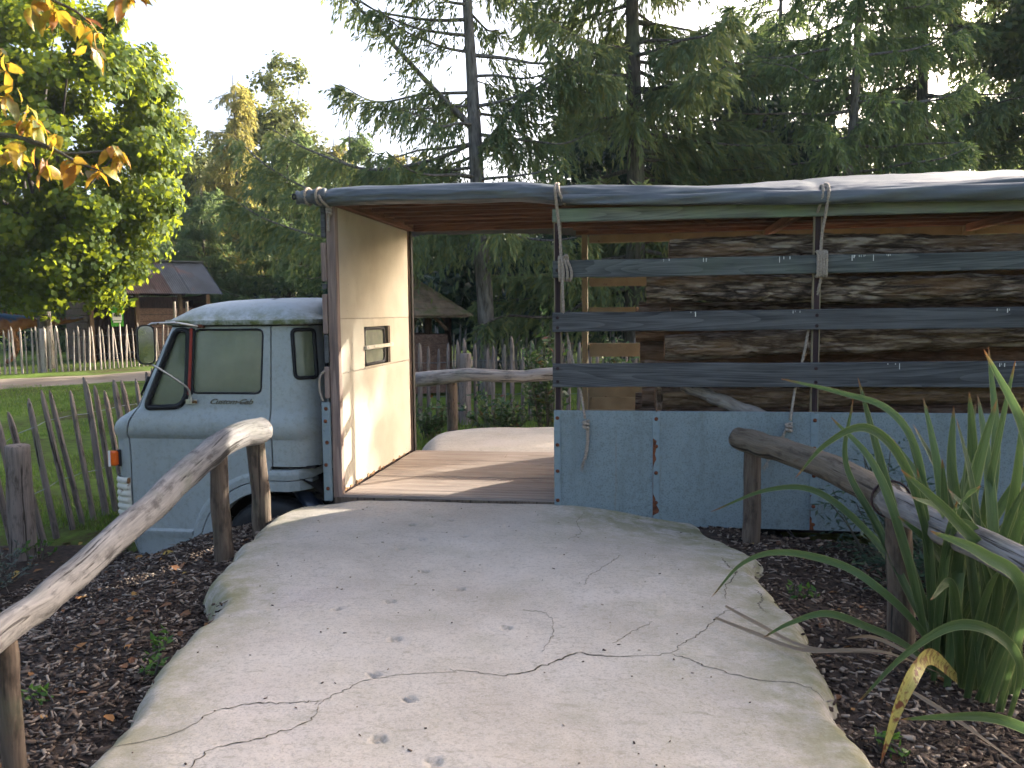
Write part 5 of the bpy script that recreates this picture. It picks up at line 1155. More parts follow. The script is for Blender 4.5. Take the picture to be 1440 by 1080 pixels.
# white barn far behind the tail of the lorry
barn = thing('barn', 'white ribbed metal barn with dark red roof glimpsed under the tarpaulin', 'barn', (13.5, 33, 0))
us = np.linspace(0, 2.2, 120); G = [[(10.2 + u * .93, 30.2 + u * .1 + .03 * (1 if math.sin(u * 24) > 0 else -1), z) for u in us] for z in (-.1, 2, 4.62)]
MB().grid(G).build('wall', MAT['whitewall'], barn); MB().box((12.3, 30.6, -.1), (18, 36, 4.0), .02).build('annex', MAT['shedboard'], barn)
MB().add([(12.2, 30.4, 4.45), (18.3, 30.4, 4.0), (18.3, 36, 5.2), (12.2, 36, 5.6)], [(0, 1, 2, 3)]).build('roof', MAT['rustroof'], barn)

# ------------------------------------------------------------------ dinosaur statue
def skin(name, joints, bonds, mat, parent, root=0, sub=2):
    me = bpy.data.meshes.new(name); me.from_pydata([j[:3] for j in joints], bonds, []); o = bpy.data.objects.new('tmp', me); COL.objects.link(o)
    md = o.modifiers.new('skin', 'SKIN'); md.use_smooth_shade = True; sk = me.skin_vertices[0].data
    for i, j in enumerate(joints): sk[i].radius = (j[3], j[3] * (j[4] if len(j) > 4 else 1)); sk[i].use_root = i == root
    o.modifiers.new('s', 'SUBSURF').levels = sub; dg = bpy.context.evaluated_depsgraph_get(); dg.update(); e = o.evaluated_get(dg); m2 = e.to_mesh()
    V = np.array([v.co[:] for v in m2.vertices]); F = [tuple(p.vertices) for p in m2.polygons]; e.to_mesh_clear(); bpy.data.objects.remove(o); bpy.data.meshes.remove(me)
    return mesh_obj(name, V, F, MAT[mat], parent, True)
t = NT('painted_dinosaur'); tc = t.coords((1, 1, 1), rnd=False); p = t.n('ShaderNodeSeparateXYZ', i_0=tc)
nz = t.noise(tc, 5, 5); h = t.math('ADD', p.outputs[2], t.math('MULTIPLY', t.math('SUBTRACT', nz, .5), .5))
c = t.ramp(nz, [(.35, (.20, .075, .03)), (.65, (.36, .16, .06))]); c = t.mix(t.maprange(h, 1.40, 1.52), c, (.02, .09, .22)); MAT['dino'] = t.done(c, .5)
dn_ = thing('dinosaur_statue', 'blue and orange dinosaur statue behind the maple trunk', 'statue', (-20.6, 25.2, -.1))
dd = np.array([.79, .61]); D0 = np.array([-20.75, 25.0])
def dj(s, z, r, f=1.0, w=0): q_ = D0 + dd * s + np.array([-.61, .79]) * w; return (q_[0], q_[1], z, r, f)
J = [dj(0, 1.28, .34, 1.1), dj(-.6, 1.30, .36, 1.1), dj(-1.15, 1.42, .24, 1.1), dj(-1.5, 1.72, .16, 1.1), dj(-1.75, 1.92, .15, 1.1), dj(-2.1, 1.86, .09), dj(.5, 1.32, .22, 1.1), dj(1.0, 1.27, .14), dj(1.6, 1.30, .09), dj(2.2, 1.42, .05), dj(2.6, 1.5, .02),
     dj(.05, .95, .20, 1, .22), dj(.22, .55, .12, 1, .25), dj(.08, .15, .08, 1, .25), dj(-.12, -.03, .09, 1, .25), dj(.0, .95, .20, 1, -.22), dj(.25, .55, .12, 1, -.25), dj(.05, .15, .08, 1, -.25), dj(-.15, -.03, .09, 1, -.25),
     dj(-1.0, 1.1, .09, 1, .2), dj(-1.2, .9, .05, 1, .22), dj(-1.0, 1.1, .09, 1, -.2), dj(-1.2, .9, .05, 1, -.22)]
skin('body', J, [(0, 1), (1, 2), (2, 3), (3, 4), (4, 5), (0, 6), (6, 7), (7, 8), (8, 9), (9, 10), (0, 11), (11, 12), (12, 13), (13, 14), (0, 15), (15, 16), (16, 17), (17, 18), (2, 19), (19, 20), (2, 21), (21, 22)], 'dino', dn_)
for k in range(24):
    s = -1.2 + k * .13; z = float(np.interp(s, [-1.2, -.6, 0, .5, 1, 1.6], [1.66, 1.68, 1.64, 1.53, 1.41, 1.40])); q_ = D0 + dd * s
    MB().add([(q_[0] - .05, q_[1] - .04, z - .04), (q_[0] + .05, q_[1] + .04, z - .04), (q_[0] + .02, q_[1] - .03, z - .04), (q_[0], q_[1], z + .08)], [(0, 2, 3), (2, 1, 3), (1, 0, 3)]).build('back_spine', MAT['dino'], dn_)

# ------------------------------------------------------------------ trees
def quads(B, D, W, mid=.45):
    """leaf rhombs: base, direction*length, half-width vector"""
    V = np.stack([B, B + D * mid + W, B + D, B + D * mid - W], 1).reshape(-1, 3); return V, np.arange(len(V)).reshape(-1, 4)
def rdir(n, g): v = g.normal(size=(n, 3)); return v / np.linalg.norm(v, axis=1)[:, None]
def unit(v): return v / np.maximum(np.linalg.norm(v, axis=-1, keepdims=True), 1e-9)

class Conifer:
    """trunk, limbs, hanging twigs; foliage tufts along every twig"""
    def __init__(s, seed): s.g = np.random.default_rng(seed); s.tb = MB(); s.P = []; s.D = []; s.L = []
    def trunk(s, pts, rads): s.pts = catmull(pts, 6); s.tb.tube(s.pts, np.interp(np.linspace(0, 1, len(s.pts)), np.linspace(0, 1, len(rads)), rads), 10)
    def at(s, z): return np.array([np.interp(z, s.pts[:, 2], s.pts[:, i]) for i in range(3)])
    def limb(s, pts, r, ntw, tl, hang=1.0, start=.12, side=.7):
        P = catmull(pts, 6); k = len(P); s.tb.tube(P, np.linspace(r, r * .18, k), 5, cap=False); u = s.g.uniform(start, 1, ntw); i = u * (k - 1)
        p = np.stack([np.interp(i, np.arange(k), P[:, c]) for c in range(3)], -1); T = unit(np.gradient(P, axis=0))[np.minimum(i.astype(int), k - 1)]
        sd = unit(np.cross(T, [0, 0, 1.0])) * np.where(s.g.random(ntw) < .5, -1, 1)[:, None]
        d = unit(sd * side * s.g.uniform(.3, 1.2, ntw)[:, None] + T * .55 + np.array([0, 0, -1.0]) * hang * s.g.uniform(.2, 1.1, ntw)[:, None] + s.g.normal(0, .15, (ntw, 3)))
        s.P.append(p); s.D.append(d); s.L.append(tl * s.g.uniform(.45, 1.2, ntw) * (1.15 - .6 * u))
    def whorls(s, h0, h1, nb, Lm, ntw, tl, droop=.25, up=.25, hang=1.0, shape=.8, taper=1.0, minL=.25):
        for b in range(nb):
            f = (b + s.g.random()) / nb; z = h0 + (h1 - h0) * f; az = s.g.uniform(0, 2 * math.pi); L = Lm * max(minL, (1 - f) ** shape) * s.g.uniform(.7, 1.15); o = s.at(z); d = np.array([math.cos(az), math.sin(az), 0])
            e = s.g.uniform(-.3, .3); pp = [o + d * L * t + np.array([0, 0, 1.0]) * L * (e * t * .4 - droop * t ** 1.4 + up * t ** 3) + s.g.normal(0, .03, 3) * L * t for t in (0, .25, .5, .75, 1)]
            s.limb(pp, .012 + .012 * L, max(4, int(ntw * L / Lm * s.g.uniform(.8, 1.2))), tl, hang)
    def foliage(s, K, size, sag=.35, thick=.115, spread=.42):
        P, D, L = np.concatenate(s.P), np.concatenate(s.D), np.concatenate(s.L); n = len(P); B_, D_, W_ = [], [], []
        for j in range(K):
            t = (j + s.g.random(n)) / K; p = P + D * (L * t)[:, None]; p[:, 2] -= sag * L * t * t; dirc = unit(D * .6 + np.array([0, 0, -1.0]) * (sag * t * 1.4)[:, None] + rdir(n, s.g) * spread)
            ln = size * s.g.uniform(.6, 1.3, n); wv = unit(np.cross(dirc, rdir(n, s.g))) * (ln * thick)[:, None]; B_.append(p); D_.append(dirc * ln[:, None]); W_.append(wv)
        return quads(np.concatenate(B_), np.concatenate(D_), np.concatenate(W_))
    def make(s, name, label, leaf, bark, K=6, size=.13, cat='tree', group='trees behind the lorry', **kw):
        b = s.pts[0]; t = thing(name, label, cat, b, group); stuff_trunk = s.tb.build('trunk', MAT[bark], t, True)
        V, F = s.foliage(K, size, **kw); stuff(mesh_obj('crown', V, F, MAT[leaf], t, origin=b)); return t

def copy_tree(src, name, label, loc_, rz, sc):
    r = src.copy(); r.name = name; COL.objects.link(r); r.location = loc_; r.rotation_euler = (0, 0, rz); r.scale = sc; r['label'] = label; WP[r.name] = Vector(loc_)
    for ch in src.children: c = ch.copy(); COL.objects.link(c); c.parent = r
    return r

# the larch whose trunk stands behind the doorway
c = Conifer(11); c.trunk([(-3.20, 17.0, -.3), (-3.18, 17, 1.5), (-3.28, 17, 3.2), (-3.36, 17.05, 5.0), (-3.42, 17.1, 6.3), (-3.50, 17.1, 8.5), (-3.40, 17.2, 12.5)], [.19, .17, .155, .14, .115, .09, .02])
lb = lambda *p: [np.array(q_, float) for q_ in p]
c.limb(lb((-3.40, 17.05, 5.2), (-4.1, 16.9, 5.9), (-5.0, 16.8, 6.9), (-5.9, 16.6, 7.9), (-6.6, 16.5, 8.9)), .075, 80, .75, .9)
c.limb(lb((-3.40, 17.05, 4.9), (-4.2, 16.8, 4.55), (-5.4, 16.5, 4.35), (-6.6, 16.3, 4.75), (-7.3, 16.2, 5.15)), .05, 150, .85, 1.0)
c.limb(lb((-3.35, 17.05, 3.8), (-4.6, 16.5, 3.7), (-6.0, 16.2, 3.75), (-7.2, 16.0, 4.3), (-8.0, 15.9, 5.0)), .05, 190, .95, 1.1)
c.limb(lb((-3.3, 17.05, 3.1), (-4.4, 16.4, 3.0), (-5.8, 16.0, 2.9), (-7.2, 15.7, 3.3), (-8.0, 15.6, 3.8)), .045, 190, .9, 1.1)
c.limb(lb((-3.38, 17.05, 4.2), (-4.6, 17.4, 4.5), (-6.0, 17.8, 4.6), (-7.2, 18.0, 5.2)), .045, 150, .85, 1.1); c.limb(lb((-3.42, 17.05, 5.9), (-4.4, 17.0, 5.9), (-5.4, 17.0, 5.8), (-6.2, 17.0, 6.2)), .04, 110, .8, 1.0)
c.limb(lb((-3.38, 17.05, 4.6), (-2.9, 16.9, 5.1), (-2.2, 16.7, 5.8), (-1.2, 16.4, 6.2)), .055, 120, .8, 1.0)
c.limb(lb((-3.42, 17.05, 5.6), (-2.6, 16.9, 5.7), (-1.4, 16.6, 6.0), (-.4, 16.4, 5.9)), .045, 120, .85, 1.0)
c.limb(lb((-3.3, 17.0, 2.9), (-2.6, 16.4, 2.95), (-1.7, 15.8, 2.8), (-1.0, 15.4, 2.85)), .04, 90, .8, 1.3)
c.limb(lb((-3.3, 17.0, 3.2), (-3.0, 16.2, 3.4), (-2.6, 15.3, 3.3), (-2.4, 14.6, 3.1)), .04, 90, .85, 1.3)
c.limb(lb((-3.3, 17.0, 3.0), (-3.8, 16.2, 3.1), (-4.1, 15.5, 2.95), (-4.4, 14.9, 2.8)), .04, 90, .85, 1.3)
c.whorls(3.0, 6.2, 16, 3.0, 60, .75, .18, .22, 1.1, .3); c.whorls(6.2, 12.3, 26, 3.0, 48, .7, .15, .3, .9, .7)
larch = c.make('larch_tree', 'tall open larch with drooping twigs, its trunk seen through the lorry doorway', 'larch', 'palebark', 16, .16)

c = Conifer(21); c.trunk([(-.2, 19, -.3), (-.15, 19, 4), (-.25, 19.05, 9), (-.2, 19, 14)], [.24, .2, .13, .02]); c.whorls(1.9, 13.6, 86, 4.1, 95, .8, .28, .22, 1.0, .55)
sp1 = c.make('spruce_tree', 'broad dark conifer rising behind the middle of the lorry roof', 'larch', 'treebark', 18, .19)
c = Conifer(23); c.trunk([(4.3, 20.5, -.3), (4.45, 20.5, 3), (4.75, 20.5, 6), (4.8, 20.5, 12.5)], [.16, .14, .10, .015]); c.whorls(2.6, 12.2, 62, 3.3, 75, .7, .22, .25, .9, .55)
sp2 = c.make('spruce_tree', 'leaning conifer with pale slanting trunk above the right of the lorry', 'spruce', 'palebark', 20, .18)
c = Conifer(29); c.trunk([(-20.0, 40, 0.1), (-20, 40, 6.5), (-20.05, 40, 13.3)], [.16, .11, .015]); c.whorls(1.2, 13, 84, 3.4, 84, .9, .18, .2, 1.0, .75)
gl_ = c.make('golden_larch', 'golden sunlit larch standing right of the big maple', 'goldlarch', 'treebark', 14, .25)
c = Conifer(31); c.trunk([(-15.6, 36, 0.1), (-15.6, 36, 5), (-15.6, 36, 9.6)], [.15, .1, .015]); c.whorls(.5, 9.4, 76, 3.9, 95, .75, .16, .26, .8, .7)
sp3 = c.make('spruce_tree', 'green spruce with spreading boughs just above the cab', 'spruce', 'treebark', 14, .24)
for i, (src, nm, lab, l_, rz, s_) in enumerate([
    (sp1, 'spruce_tree', 'conifer filling the upper right corner beyond the tarpaulin', (7.9, 26, .0), 1.1, (1, 1, 1.0)),
    (sp2, 'spruce_tree', 'green conifer at the right edge of the picture', (12.0, 28, .0), 2.3, (1.2, 1.2, 1.1)),
    (sp1, 'spruce_tree', 'dark conifer set back between the larch and the broad conifer', (-1.4, 29, .0), 2.9, (.85, .85, .72)),
    (sp3, 'spruce_tree', 'low spruce behind the shed roof end', (-19.5, 35.5, .1), .7, (.8, .8, .75)),
    (sp3, 'spruce_tree', 'dark spruce in the shade behind the dinosaur statue', (-26.5, 34, .1), 2.0, (1.1, 1.1, 1.0)),
    (gl_, 'golden_larch', 'smaller golden larch behind the low boughs of the doorway larch', (-11.5, 41, .1), 1.3, (1.0, 1.0, .72)),
    (sp3, 'spruce_tree', 'low dark spruce behind the cab and the lorry headboard', (-12.4, 33.4, .1), 3.1, (.72, .72, .68)),
    (gl_, 'golden_larch', 'golden larch half hidden beside the maple crown', (-24.6, 46, .1), 2.2, (1.0, 1.0, .8)),
    (gl_, 'golden_larch', 'pale golden larch left of the rolled tarpaulin end', (-17.2, 46, .1), 4.2, (1.15, 1.15, .85)),
    (sp2, 'spruce_tree', 'slender conifer between the golden larch and the doorway larch', (-8.3, 24.5, .0), 4.0, (.75, .75, .55)),
    (sp2, 'spruce_tree', 'conifer standing behind the leaning conifer', (3.9, 27.5, .0), 5.0, (1.2, 1.2, 1.0))]):
    copy_tree(src, nm, lab, l_, rz, s_)

def leafy(name, label, base, H, trunk_r, cc, rad, nclump, nleaf, size, leaf, bark, seed, shell=.55, flat=.75, cat='tree', group='trees behind the lorry', limbs=9, clump=(.45, .95), lean=(0, 0)):
    g = np.random.default_rng(seed); b = np.array(base, float); t = thing(name, label, cat, b, group); tb = MB(); cc = np.array(cc, float); rad = np.array(rad, float)
    top = b + np.array([lean[0], lean[1], H * .8]); sp_ = catmull([b - [0, 0, .3], b * .6 + top * .4 + g.normal(0, .08, 3), top], 6); tb.tube(sp_, np.linspace(trunk_r, trunk_r * .25, len(sp_)), 9)
    d = rdir(nclump, g); rr = (shell + (1 - shell) * g.random(nclump)) ** .6; C = cc + d * rad * rr[:, None]
    for i in g.choice(nclump, min(limbs, nclump), replace=False):
        s0 = sp_[min(len(sp_) - 1, int(len(sp_) * g.uniform(.35, .9)))]; tb.tube(catmull([s0, s0 * .5 + C[i] * .5 + g.normal(0, .15, 3), C[i]], 4), np.linspace(trunk_r * .35, .015, 9), 5, cap=False)
    tb.build('trunk', MAT[bark], t, True)
    n = nclump * nleaf; cr = g.uniform(*clump, nclump); ci = np.repeat(np.arange(nclump), nleaf); ld = rdir(n, g); p = C[ci] + ld * (cr[ci] * g.random(n) ** .45)[:, None] * np.array([1, 1, flat])
    out = unit(unit((p - cc) / rad) * .5 + ld * .5 + np.array([0, 0, .25]) + rdir(n, g) * .55); tl = unit(np.cross(out, rdir(n, g)) + np.array([0, 0, -.35])); s_ = size * g.uniform(.6, 1.3, n)
    V, F = quads(p, tl * s_[:, None], unit(np.cross(out, tl)) * (s_ * .42)[:, None]); stuff(mesh_obj('crown', V, F, MAT[leaf], t, origin=b)); return t
leafy('maple_tree', 'big bushy maple with sunlit yellow-green crown on the left', (-18.3, 23.6, -.1), 9, .26, (-18.4, 23.6, 6.9), (4.3, 3.8, 5.5), 330, 260, .19, 'maple', 'treebark', 41, .5, limbs=16, clump=(.4, 1.0))
leafy('birch_tree', 'pale hazy birch top against the white sky', (-19.2, 44, .1), 14, .14, (-19.2, 44, 10.0), (2.6, 2.4, 5.4), 90, 120, .22, 'birch', 'palebark', 43, .1, limbs=20)
leafy('birch_tree', 'slim pale birch left of the golden larch', (-25.2, 45, .1), 12, .12, (-25.2, 45, 8.6), (2.4, 2.2, 4.4), 75, 120, .22, 'birch', 'palebark', 44, .1, limbs=16)
leafy('holly_tree', 'dark glossy evergreen between the larch and the broad conifer', (-.9, 22, -.1), 6.5, .12, (-.9, 22, 4.3), (1.9, 1.7, 3.1), 70, 190, .15, 'holly', 'treebark', 45, .3)
leafy('copper_tree', 'dark purplish leafy tree above the slats on the right', (2.9, 22.5, -.1), 8.5, .15, (2.9, 22.8, 4.6), (2.2, 2.0, 3.5), 70, 190, .16, 'holly', 'treebark', 46, .2)
leafy('oak_tree', 'tall dark broadleaf tree in the top right corner', (12.2, 25.5, 0), 13, .25, (12.2, 25.5, 9.0), (3.0, 2.8, 4.6), 130, 170, .2, 'wood', 'treebark', 47, .3)
for i, (x, y, h, w_, lab) in enumerate([(-5.6, 21.6, 3.4, 1.9, 'dark laurel mass behind the hut roof'), (-3.5, 22.5, 3.8, 2.1, 'dark laurel mass behind the larch trunk'), (-1.3, 21.6, 3.2, 1.9, 'dark laurel mass behind the dim grey fence'), (1.2, 23.0, 3.9, 2.2, 'dark laurel mass seen through the ochre slats'),
                                     (-8.2, 23.5, 2.6, 1.8, 'dark laurel bush left of the hut'), (4.2, 23.5, 3.4, 2.2, 'dark laurel mass behind the log pile'), (8.5, 24.5, 3.6, 2.4, 'dark laurel bush below the right-hand conifers'), (12.0, 24.0, 3.8, 2.2, 'dark laurel bush near the white barn')]):
    leafy('laurel_bush', lab, (x, y, -.1), h, .07, (x, y, h * .52), (w_, w_ * .8, h * .52), 46, 190, .16, 'holly', 'treebark', 60 + i, .35, cat='bush', group='dark laurels behind the fences', clump=(.35, .75))

# the wood beyond reads as one mass
g = np.random.default_rng(77); n = 960; wx = g.uniform(-46, 40, n); wy = g.uniform(44, 58, n)
wx[:320] = g.uniform(-45, 45, 320); wy[:320] = g.uniform(-26, -16, 320); wx[320:420] = g.uniform(-48, -38, 100); wy[320:420] = g.uniform(-24, 40, 100)
hz = 6.2 + 1.8 * vnoise(np.stack([wx * .16, wy * 0, wx * 0], -1), 5) + 3.4 * sstep(-6, 4, wx) + 3.5 * (wx < -34) + 5 * (wy < 0) + 5.2 * np.exp(-((wx + 24) / 7.5) ** 2) * (wy > 40); wz = g.random(n) ** .8 * hz
C = np.stack([wx, wy, wz], -1); nl = 110; ci = np.repeat(np.arange(n), nl); p = C[ci] + rdir(n * nl, g) * (g.uniform(.7, 1.5, n)[ci] * g.random(n * nl) ** .5)[:, None]
out = rdir(n * nl, g); tl = unit(np.cross(out, rdir(n * nl, g))); s_ = .34 * g.uniform(.6, 1.3, n * nl); V, F = quads(p, tl * s_[:, None], unit(np.cross(out, tl)) * (s_ * .4)[:, None])
stuff(tag(mesh_obj('woodland', V, F, MAT['wood'], origin=(0, 0, 0)), 'far mass of mixed green woodland closing the view', 'woodland'))
# loose undergrowth along the foot of the wood
n = 300; wx = g.uniform(-30, 22, n); wy = g.uniform(34, 43, n); C = np.stack([wx, wy, g.uniform(0.1, 2.2, n)], -1); ci = np.repeat(np.arange(n), 90); p = C[ci] + rdir(n * 90, g) * (1.1 * g.random(n * 90) ** .5)[:, None]
p[:, 2] = np.maximum(p[:, 2], .05); out = rdir(n * 90, g); tl = unit(np.cross(out, rdir(n * 90, g))); s_ = .25 * g.uniform(.6, 1.3, n * 90); V, F = quads(p, tl * s_[:, None], unit(np.cross(out, tl)) * (s_ * .4)[:, None])
stuff(tag(mesh_obj('undergrowth', V, F, MAT['holly'], origin=(0, 0, 0)), 'dark undergrowth along the foot of the wood', 'undergrowth'))

# ------------------------------------------------------------------ overhanging chestnut with autumn leaves
t = NT('chestnut_leaf'); oi = t.n('ShaderNodeObjectInfo'); tc = t.coords((1, 1, 1)); c_ = t.ramp(oi.outputs['Random'], [(0, (.24, .07, .015)), (.2, (.34, .17, .02)), (.5, (.34, .29, .03)), (.8, (.17, .20, .03)), (1, (.05, .075, .03))])
c_ = t.mix(t.maprange(t.noise(tc, 14, 5), .52, .62, 0, .75), c_, (.16, .05, .015)); b_ = t.n('ShaderNodeBsdfPrincipled'); t.set(b_.inputs[0], c_); b_.inputs['Roughness'].default_value = .45
tr_ = t.n('ShaderNodeBsdfTranslucent'); t.set(tr_.inputs[0], t.mix(.5, c_, (.62, .38, .03))); mx = t.n('ShaderNodeMixShader', i_0=.5); t.set(mx.inputs[1], b_.outputs[0]); t.set(mx.inputs[2], tr_.outputs[0]); t.set(t.out.inputs[0], mx.outputs[0]); MAT['chestnut'] = t.mat
ch = thing('chestnut_tree', 'near tree reaching in from the left with orange and yellow autumn leaves', 'tree', (-7.4, 4.6, -.6))
tb = MB(); tb.tube(catmull([(-7.4, 4.6, -.9), (-7.35, 4.6, 1.5), (-7.1, 4.6, 3.2), (-6.9, 4.7, 5.5)], 6), np.linspace(.17, .09, 19), 10); tb.build('trunk', MAT['treebark'], ch, True)
BR = [[(-7.15, 4.6, 3.0), (-5.6, 4.45, 2.75), (-4.19, 4.42, 2.54), (-3.72, 4.5, 2.53), (-3.44, 4.5, 2.46), (-3.26, 4.55, 2.36), (-3.13, 4.55, 2.31)], [(-7.0, 4.6, 3.6), (-5.5, 4.4, 3.45), (-4.2, 4.4, 3.4), (-3.5, 4.4, 3.30), (-3.2, 4.45, 3.2), (-3.1, 4.5, 3.12)],
      [(-5.2, 4.42, 2.72), (-4.4, 4.4, 2.95), (-3.9, 4.4, 2.92), (-3.6, 4.4, 2.88)], [(-3.5, 4.4, 3.30), (-3.1, 4.45, 3.36), (-2.8, 4.5, 3.27)], [(-3.55, 4.5, 2.49), (-3.35, 4.55, 2.42), (-3.15, 4.6, 2.43), (-3.05, 4.6, 2.43)]]
for b in BR: P = catmull(b, 6); MB().tube(P, np.linspace(.028 if b[0][0] < -5 else .012, .004, len(P)), 6).build('branch', MAT['treebark'], ch, True)
def leaf_mesh(L, w, curl, seed):
    g = np.random.default_rng(seed); n = 9; u = np.linspace(0, 1, n); hw_ = w * np.array([.05, .35, .7, .93, 1.0, .92, .68, .35, .02]) * (1 + .1 * g.uniform(-1, 1, n)); V = []
    for i, a in enumerate(u):
        z = -curl * L * a ** 2; V += [(L * a, hw_[i], z + .35 * hw_[i] + g.normal(0, .003)), (L * a, 0, z), (L * a, -hw_[i], z + .35 * hw_[i] + g.normal(0, .003))]
    me = bpy.data.meshes.new('leaf'); me.from_pydata(V, [], [(3 * i + j, 3 * i + 3 + j, 3 * i + 4 + j, 3 * i + 1 + j) for i in range(n - 1) for j in (0, 1)]); me.update(); me.materials.append(MAT['chestnut'])
    me.polygons.foreach_set('use_smooth', np.ones(len(me.polygons), bool)); return me
lm = [leaf_mesh(.15, .030, .25, 1), leaf_mesh(.13, .034, .5, 2), leaf_mesh(.17, .036, .15, 3), leaf_mesh(.11, .028, .7, 4)]
NODES = [(-3.37, 4.4, 3.20), (-3.24, 4.4, 3.18), (-3.18, 4.5, 3.16), (-3.10, 4.5, 3.09), (-3.12, 4.5, 3.00), (-3.32, 4.4, 3.27), (-3.62, 4.4, 2.96), (-3.58, 4.4, 2.87), (-3.55, 4.4, 2.74), (-3.66, 4.4, 2.74), (-3.52, 4.5, 2.64), (-3.62, 4.5, 2.60), (-3.46, 4.5, 2.58), (-3.38, 4.5, 2.52),
         (-3.66, 4.5, 2.44), (-3.54, 4.5, 2.44), (-3.43, 4.5, 2.36), (-3.28, 4.55, 2.37), (-3.06, 4.6, 2.45), (-3.03, 4.6, 2.41), (-2.88, 4.5, 3.27), (-2.79, 4.5, 3.27), (-3.17, 4.58, 2.33)]
g = np.random.default_rng(5)
for i, nd in enumerate(NODES):
    for k in range(g.integers(4, 8)):
        az = g.uniform(0, 6.28); o = link('leaf', lm[g.integers(4)], np.array(nd) + g.normal(0, .02, 3), ch); o.rotation_euler = (g.normal(0, .7), g.uniform(.1, 1.35), az); s_ = g.uniform(.6, 1.05); o.scale = (s_, s_, s_)

# ------------------------------------------------------------------ flax clump on the right
fx = thing('flax_plant', 'large clump of green sword-leaved flax beside the right handrail', 'plant', (1.45, 4.02, -.25))
def blade(pts, w, mat, tw=0.0, fold=.35, sub=7, parent=None, name='leaf'):
    P = catmull(pts, sub); k = len(P); T = unit(np.gradient(P, axis=0)); s = np.linspace(0, 1, k)
    ref = np.array([0.15, -1.0, .35]); S_ = unit(np.cross(T, ref)); N_ = np.cross(S_, T); ca, sa = np.cos(tw * s)[:, None], np.sin(tw * s)[:, None]; S2 = S_ * ca + N_ * sa; N2 = -S_ * sa + N_ * ca
    hw_ = .85 * w * np.minimum(1, .55 + s * 1.6) * np.clip((1 - s) / .45, 0, 1) ** .6 + .0008; A = P + S2 * hw_[:, None] - N2 * (fold * hw_)[:, None] * -1; B = P - S2 * hw_[:, None] + N2 * (fold * hw_)[:, None]
    M1, M2 = (A + P) / 2, (B + P) / 2; V = np.stack([A, M1, P, M2, B], 1).reshape(-1, 3); F = [(5 * i + j, 5 * i + 5 + j, 5 * i + 6 + j, 5 * i + 1 + j) for i in range(k - 1) for j in range(4)]
    ac = np.tile([-1, -.5, 0, .5, 1], k); al = np.repeat(s, 5); return mesh_obj(name, V, F, MAT[mat], parent or fx, True, attrs={'across': ac, 'along': al})
FL = [([(1.45, 4.05, -.22), (1.34, 4.1, .31), (1.28, 4.15, .77), (1.16, 4.2, .98), (.94, 4.25, 1.06), (.68, 4.3, 1.12)], .020, .3), ([(1.42, 4.0, -.22), (1.24, 3.9, .5), (1.11, 3.85, .82), (.95, 3.8, .95), (.78, 3.75, .88), (.65, 3.7, .74)], .022, .6),
      ([(1.40, 4.0, -.22), (1.24, 3.95, .02), (1.08, 3.95, .18), (.91, 4.0, .28), (.65, 4.0, .33), (.47, 4.0, .27), (.33, 4.0, .10)], .020, .5), ([(1.44, 4.1, -.22), (1.31, 4.3, .04), (1.19, 4.5, .27), (.93, 4.6, .49), (.67, 4.6, .50), (.37, 4.6, .37)], .020, .4),
      ([(1.36, 3.9, -.2), (1.14, 3.8, -.01), (.97, 3.75, .08), (.79, 3.7, .15), (.64, 3.7, .10), (.53, 3.7, .03)], .018, .3), ([(1.40, 3.95, -.2), (1.25, 4.1, .24), (1.12, 4.2, .76), (1.03, 4.25, 1.13)], .026, .1), ([(1.45, 4.0, -.2), (1.47, 4.05, .43), (1.50, 4.1, .79), (1.48, 4.1, 1.08)], .034, .2),
      ([(1.48, 4.0, -.2), (1.57, 4.1, .39), (1.64, 4.2, .84), (1.63, 4.3, 1.28)], .026, .7), ([(1.46, 3.6, -.2), (1.53, 3.5, .60), (1.47, 3.5, .97), (1.31, 3.5, 1.30)], .030, .2), ([(1.46, 4.0, -.2), (1.50, 4.0, .35), (1.56, 4.0, .80), (1.63, 4.0, 1.23)], .020, .5), ([(1.45, 4.05, -.2), (1.46, 4.1, .38), (1.43, 4.15, .71), (1.45, 4.2, 1.0)], .032, .1),
      ([(1.43, 3.95, -.2), (1.38, 3.9, .31), (1.45, 3.9, .76), (1.52, 3.9, 1.06)], .034, .2), ([(1.43, 4.0, -.2), (1.38, 4.0, .11), (1.34, 4.1, .48), (1.23, 4.2, .94)], .030, .2), ([(1.43, 3.8, -.2), (1.47, 3.7, .31), (1.22, 3.5, .63), (.99, 3.4, .84)], .028, .4), ([(1.45, 3.6, -.2), (1.36, 3.2, .42), (1.18, 3.1, .60), (.99, 3.05, .69)], .028, .3),
      ([(1.45, 3.5, -.2), (1.40, 3.3, .12), (1.27, 3.2, .28), (1.11, 3.15, .32), (.93, 3.1, .22), (.76, 3.05, .05)], .022, .4), ([(1.5, 3.3, -.15), (1.35, 2.9, .03), (1.17, 2.9, .10), (.99, 2.85, .12), (.85, 2.85, .10)], .020, .6), ([(1.43, 4.0, -.2), (1.54, 3.9, .31), (1.56, 3.8, .65), (1.55, 3.7, 1.09)], .032, .2), ([(1.43, 4.0, -.2), (1.32, 4.2, 0), (1.18, 4.4, .36), (1.04, 4.5, .67), (1.07, 4.5, 1.0)], .022, .3)]
for p, w_, tw in FL: blade(p, w_, 'flax', tw)
g = np.random.default_rng(15)
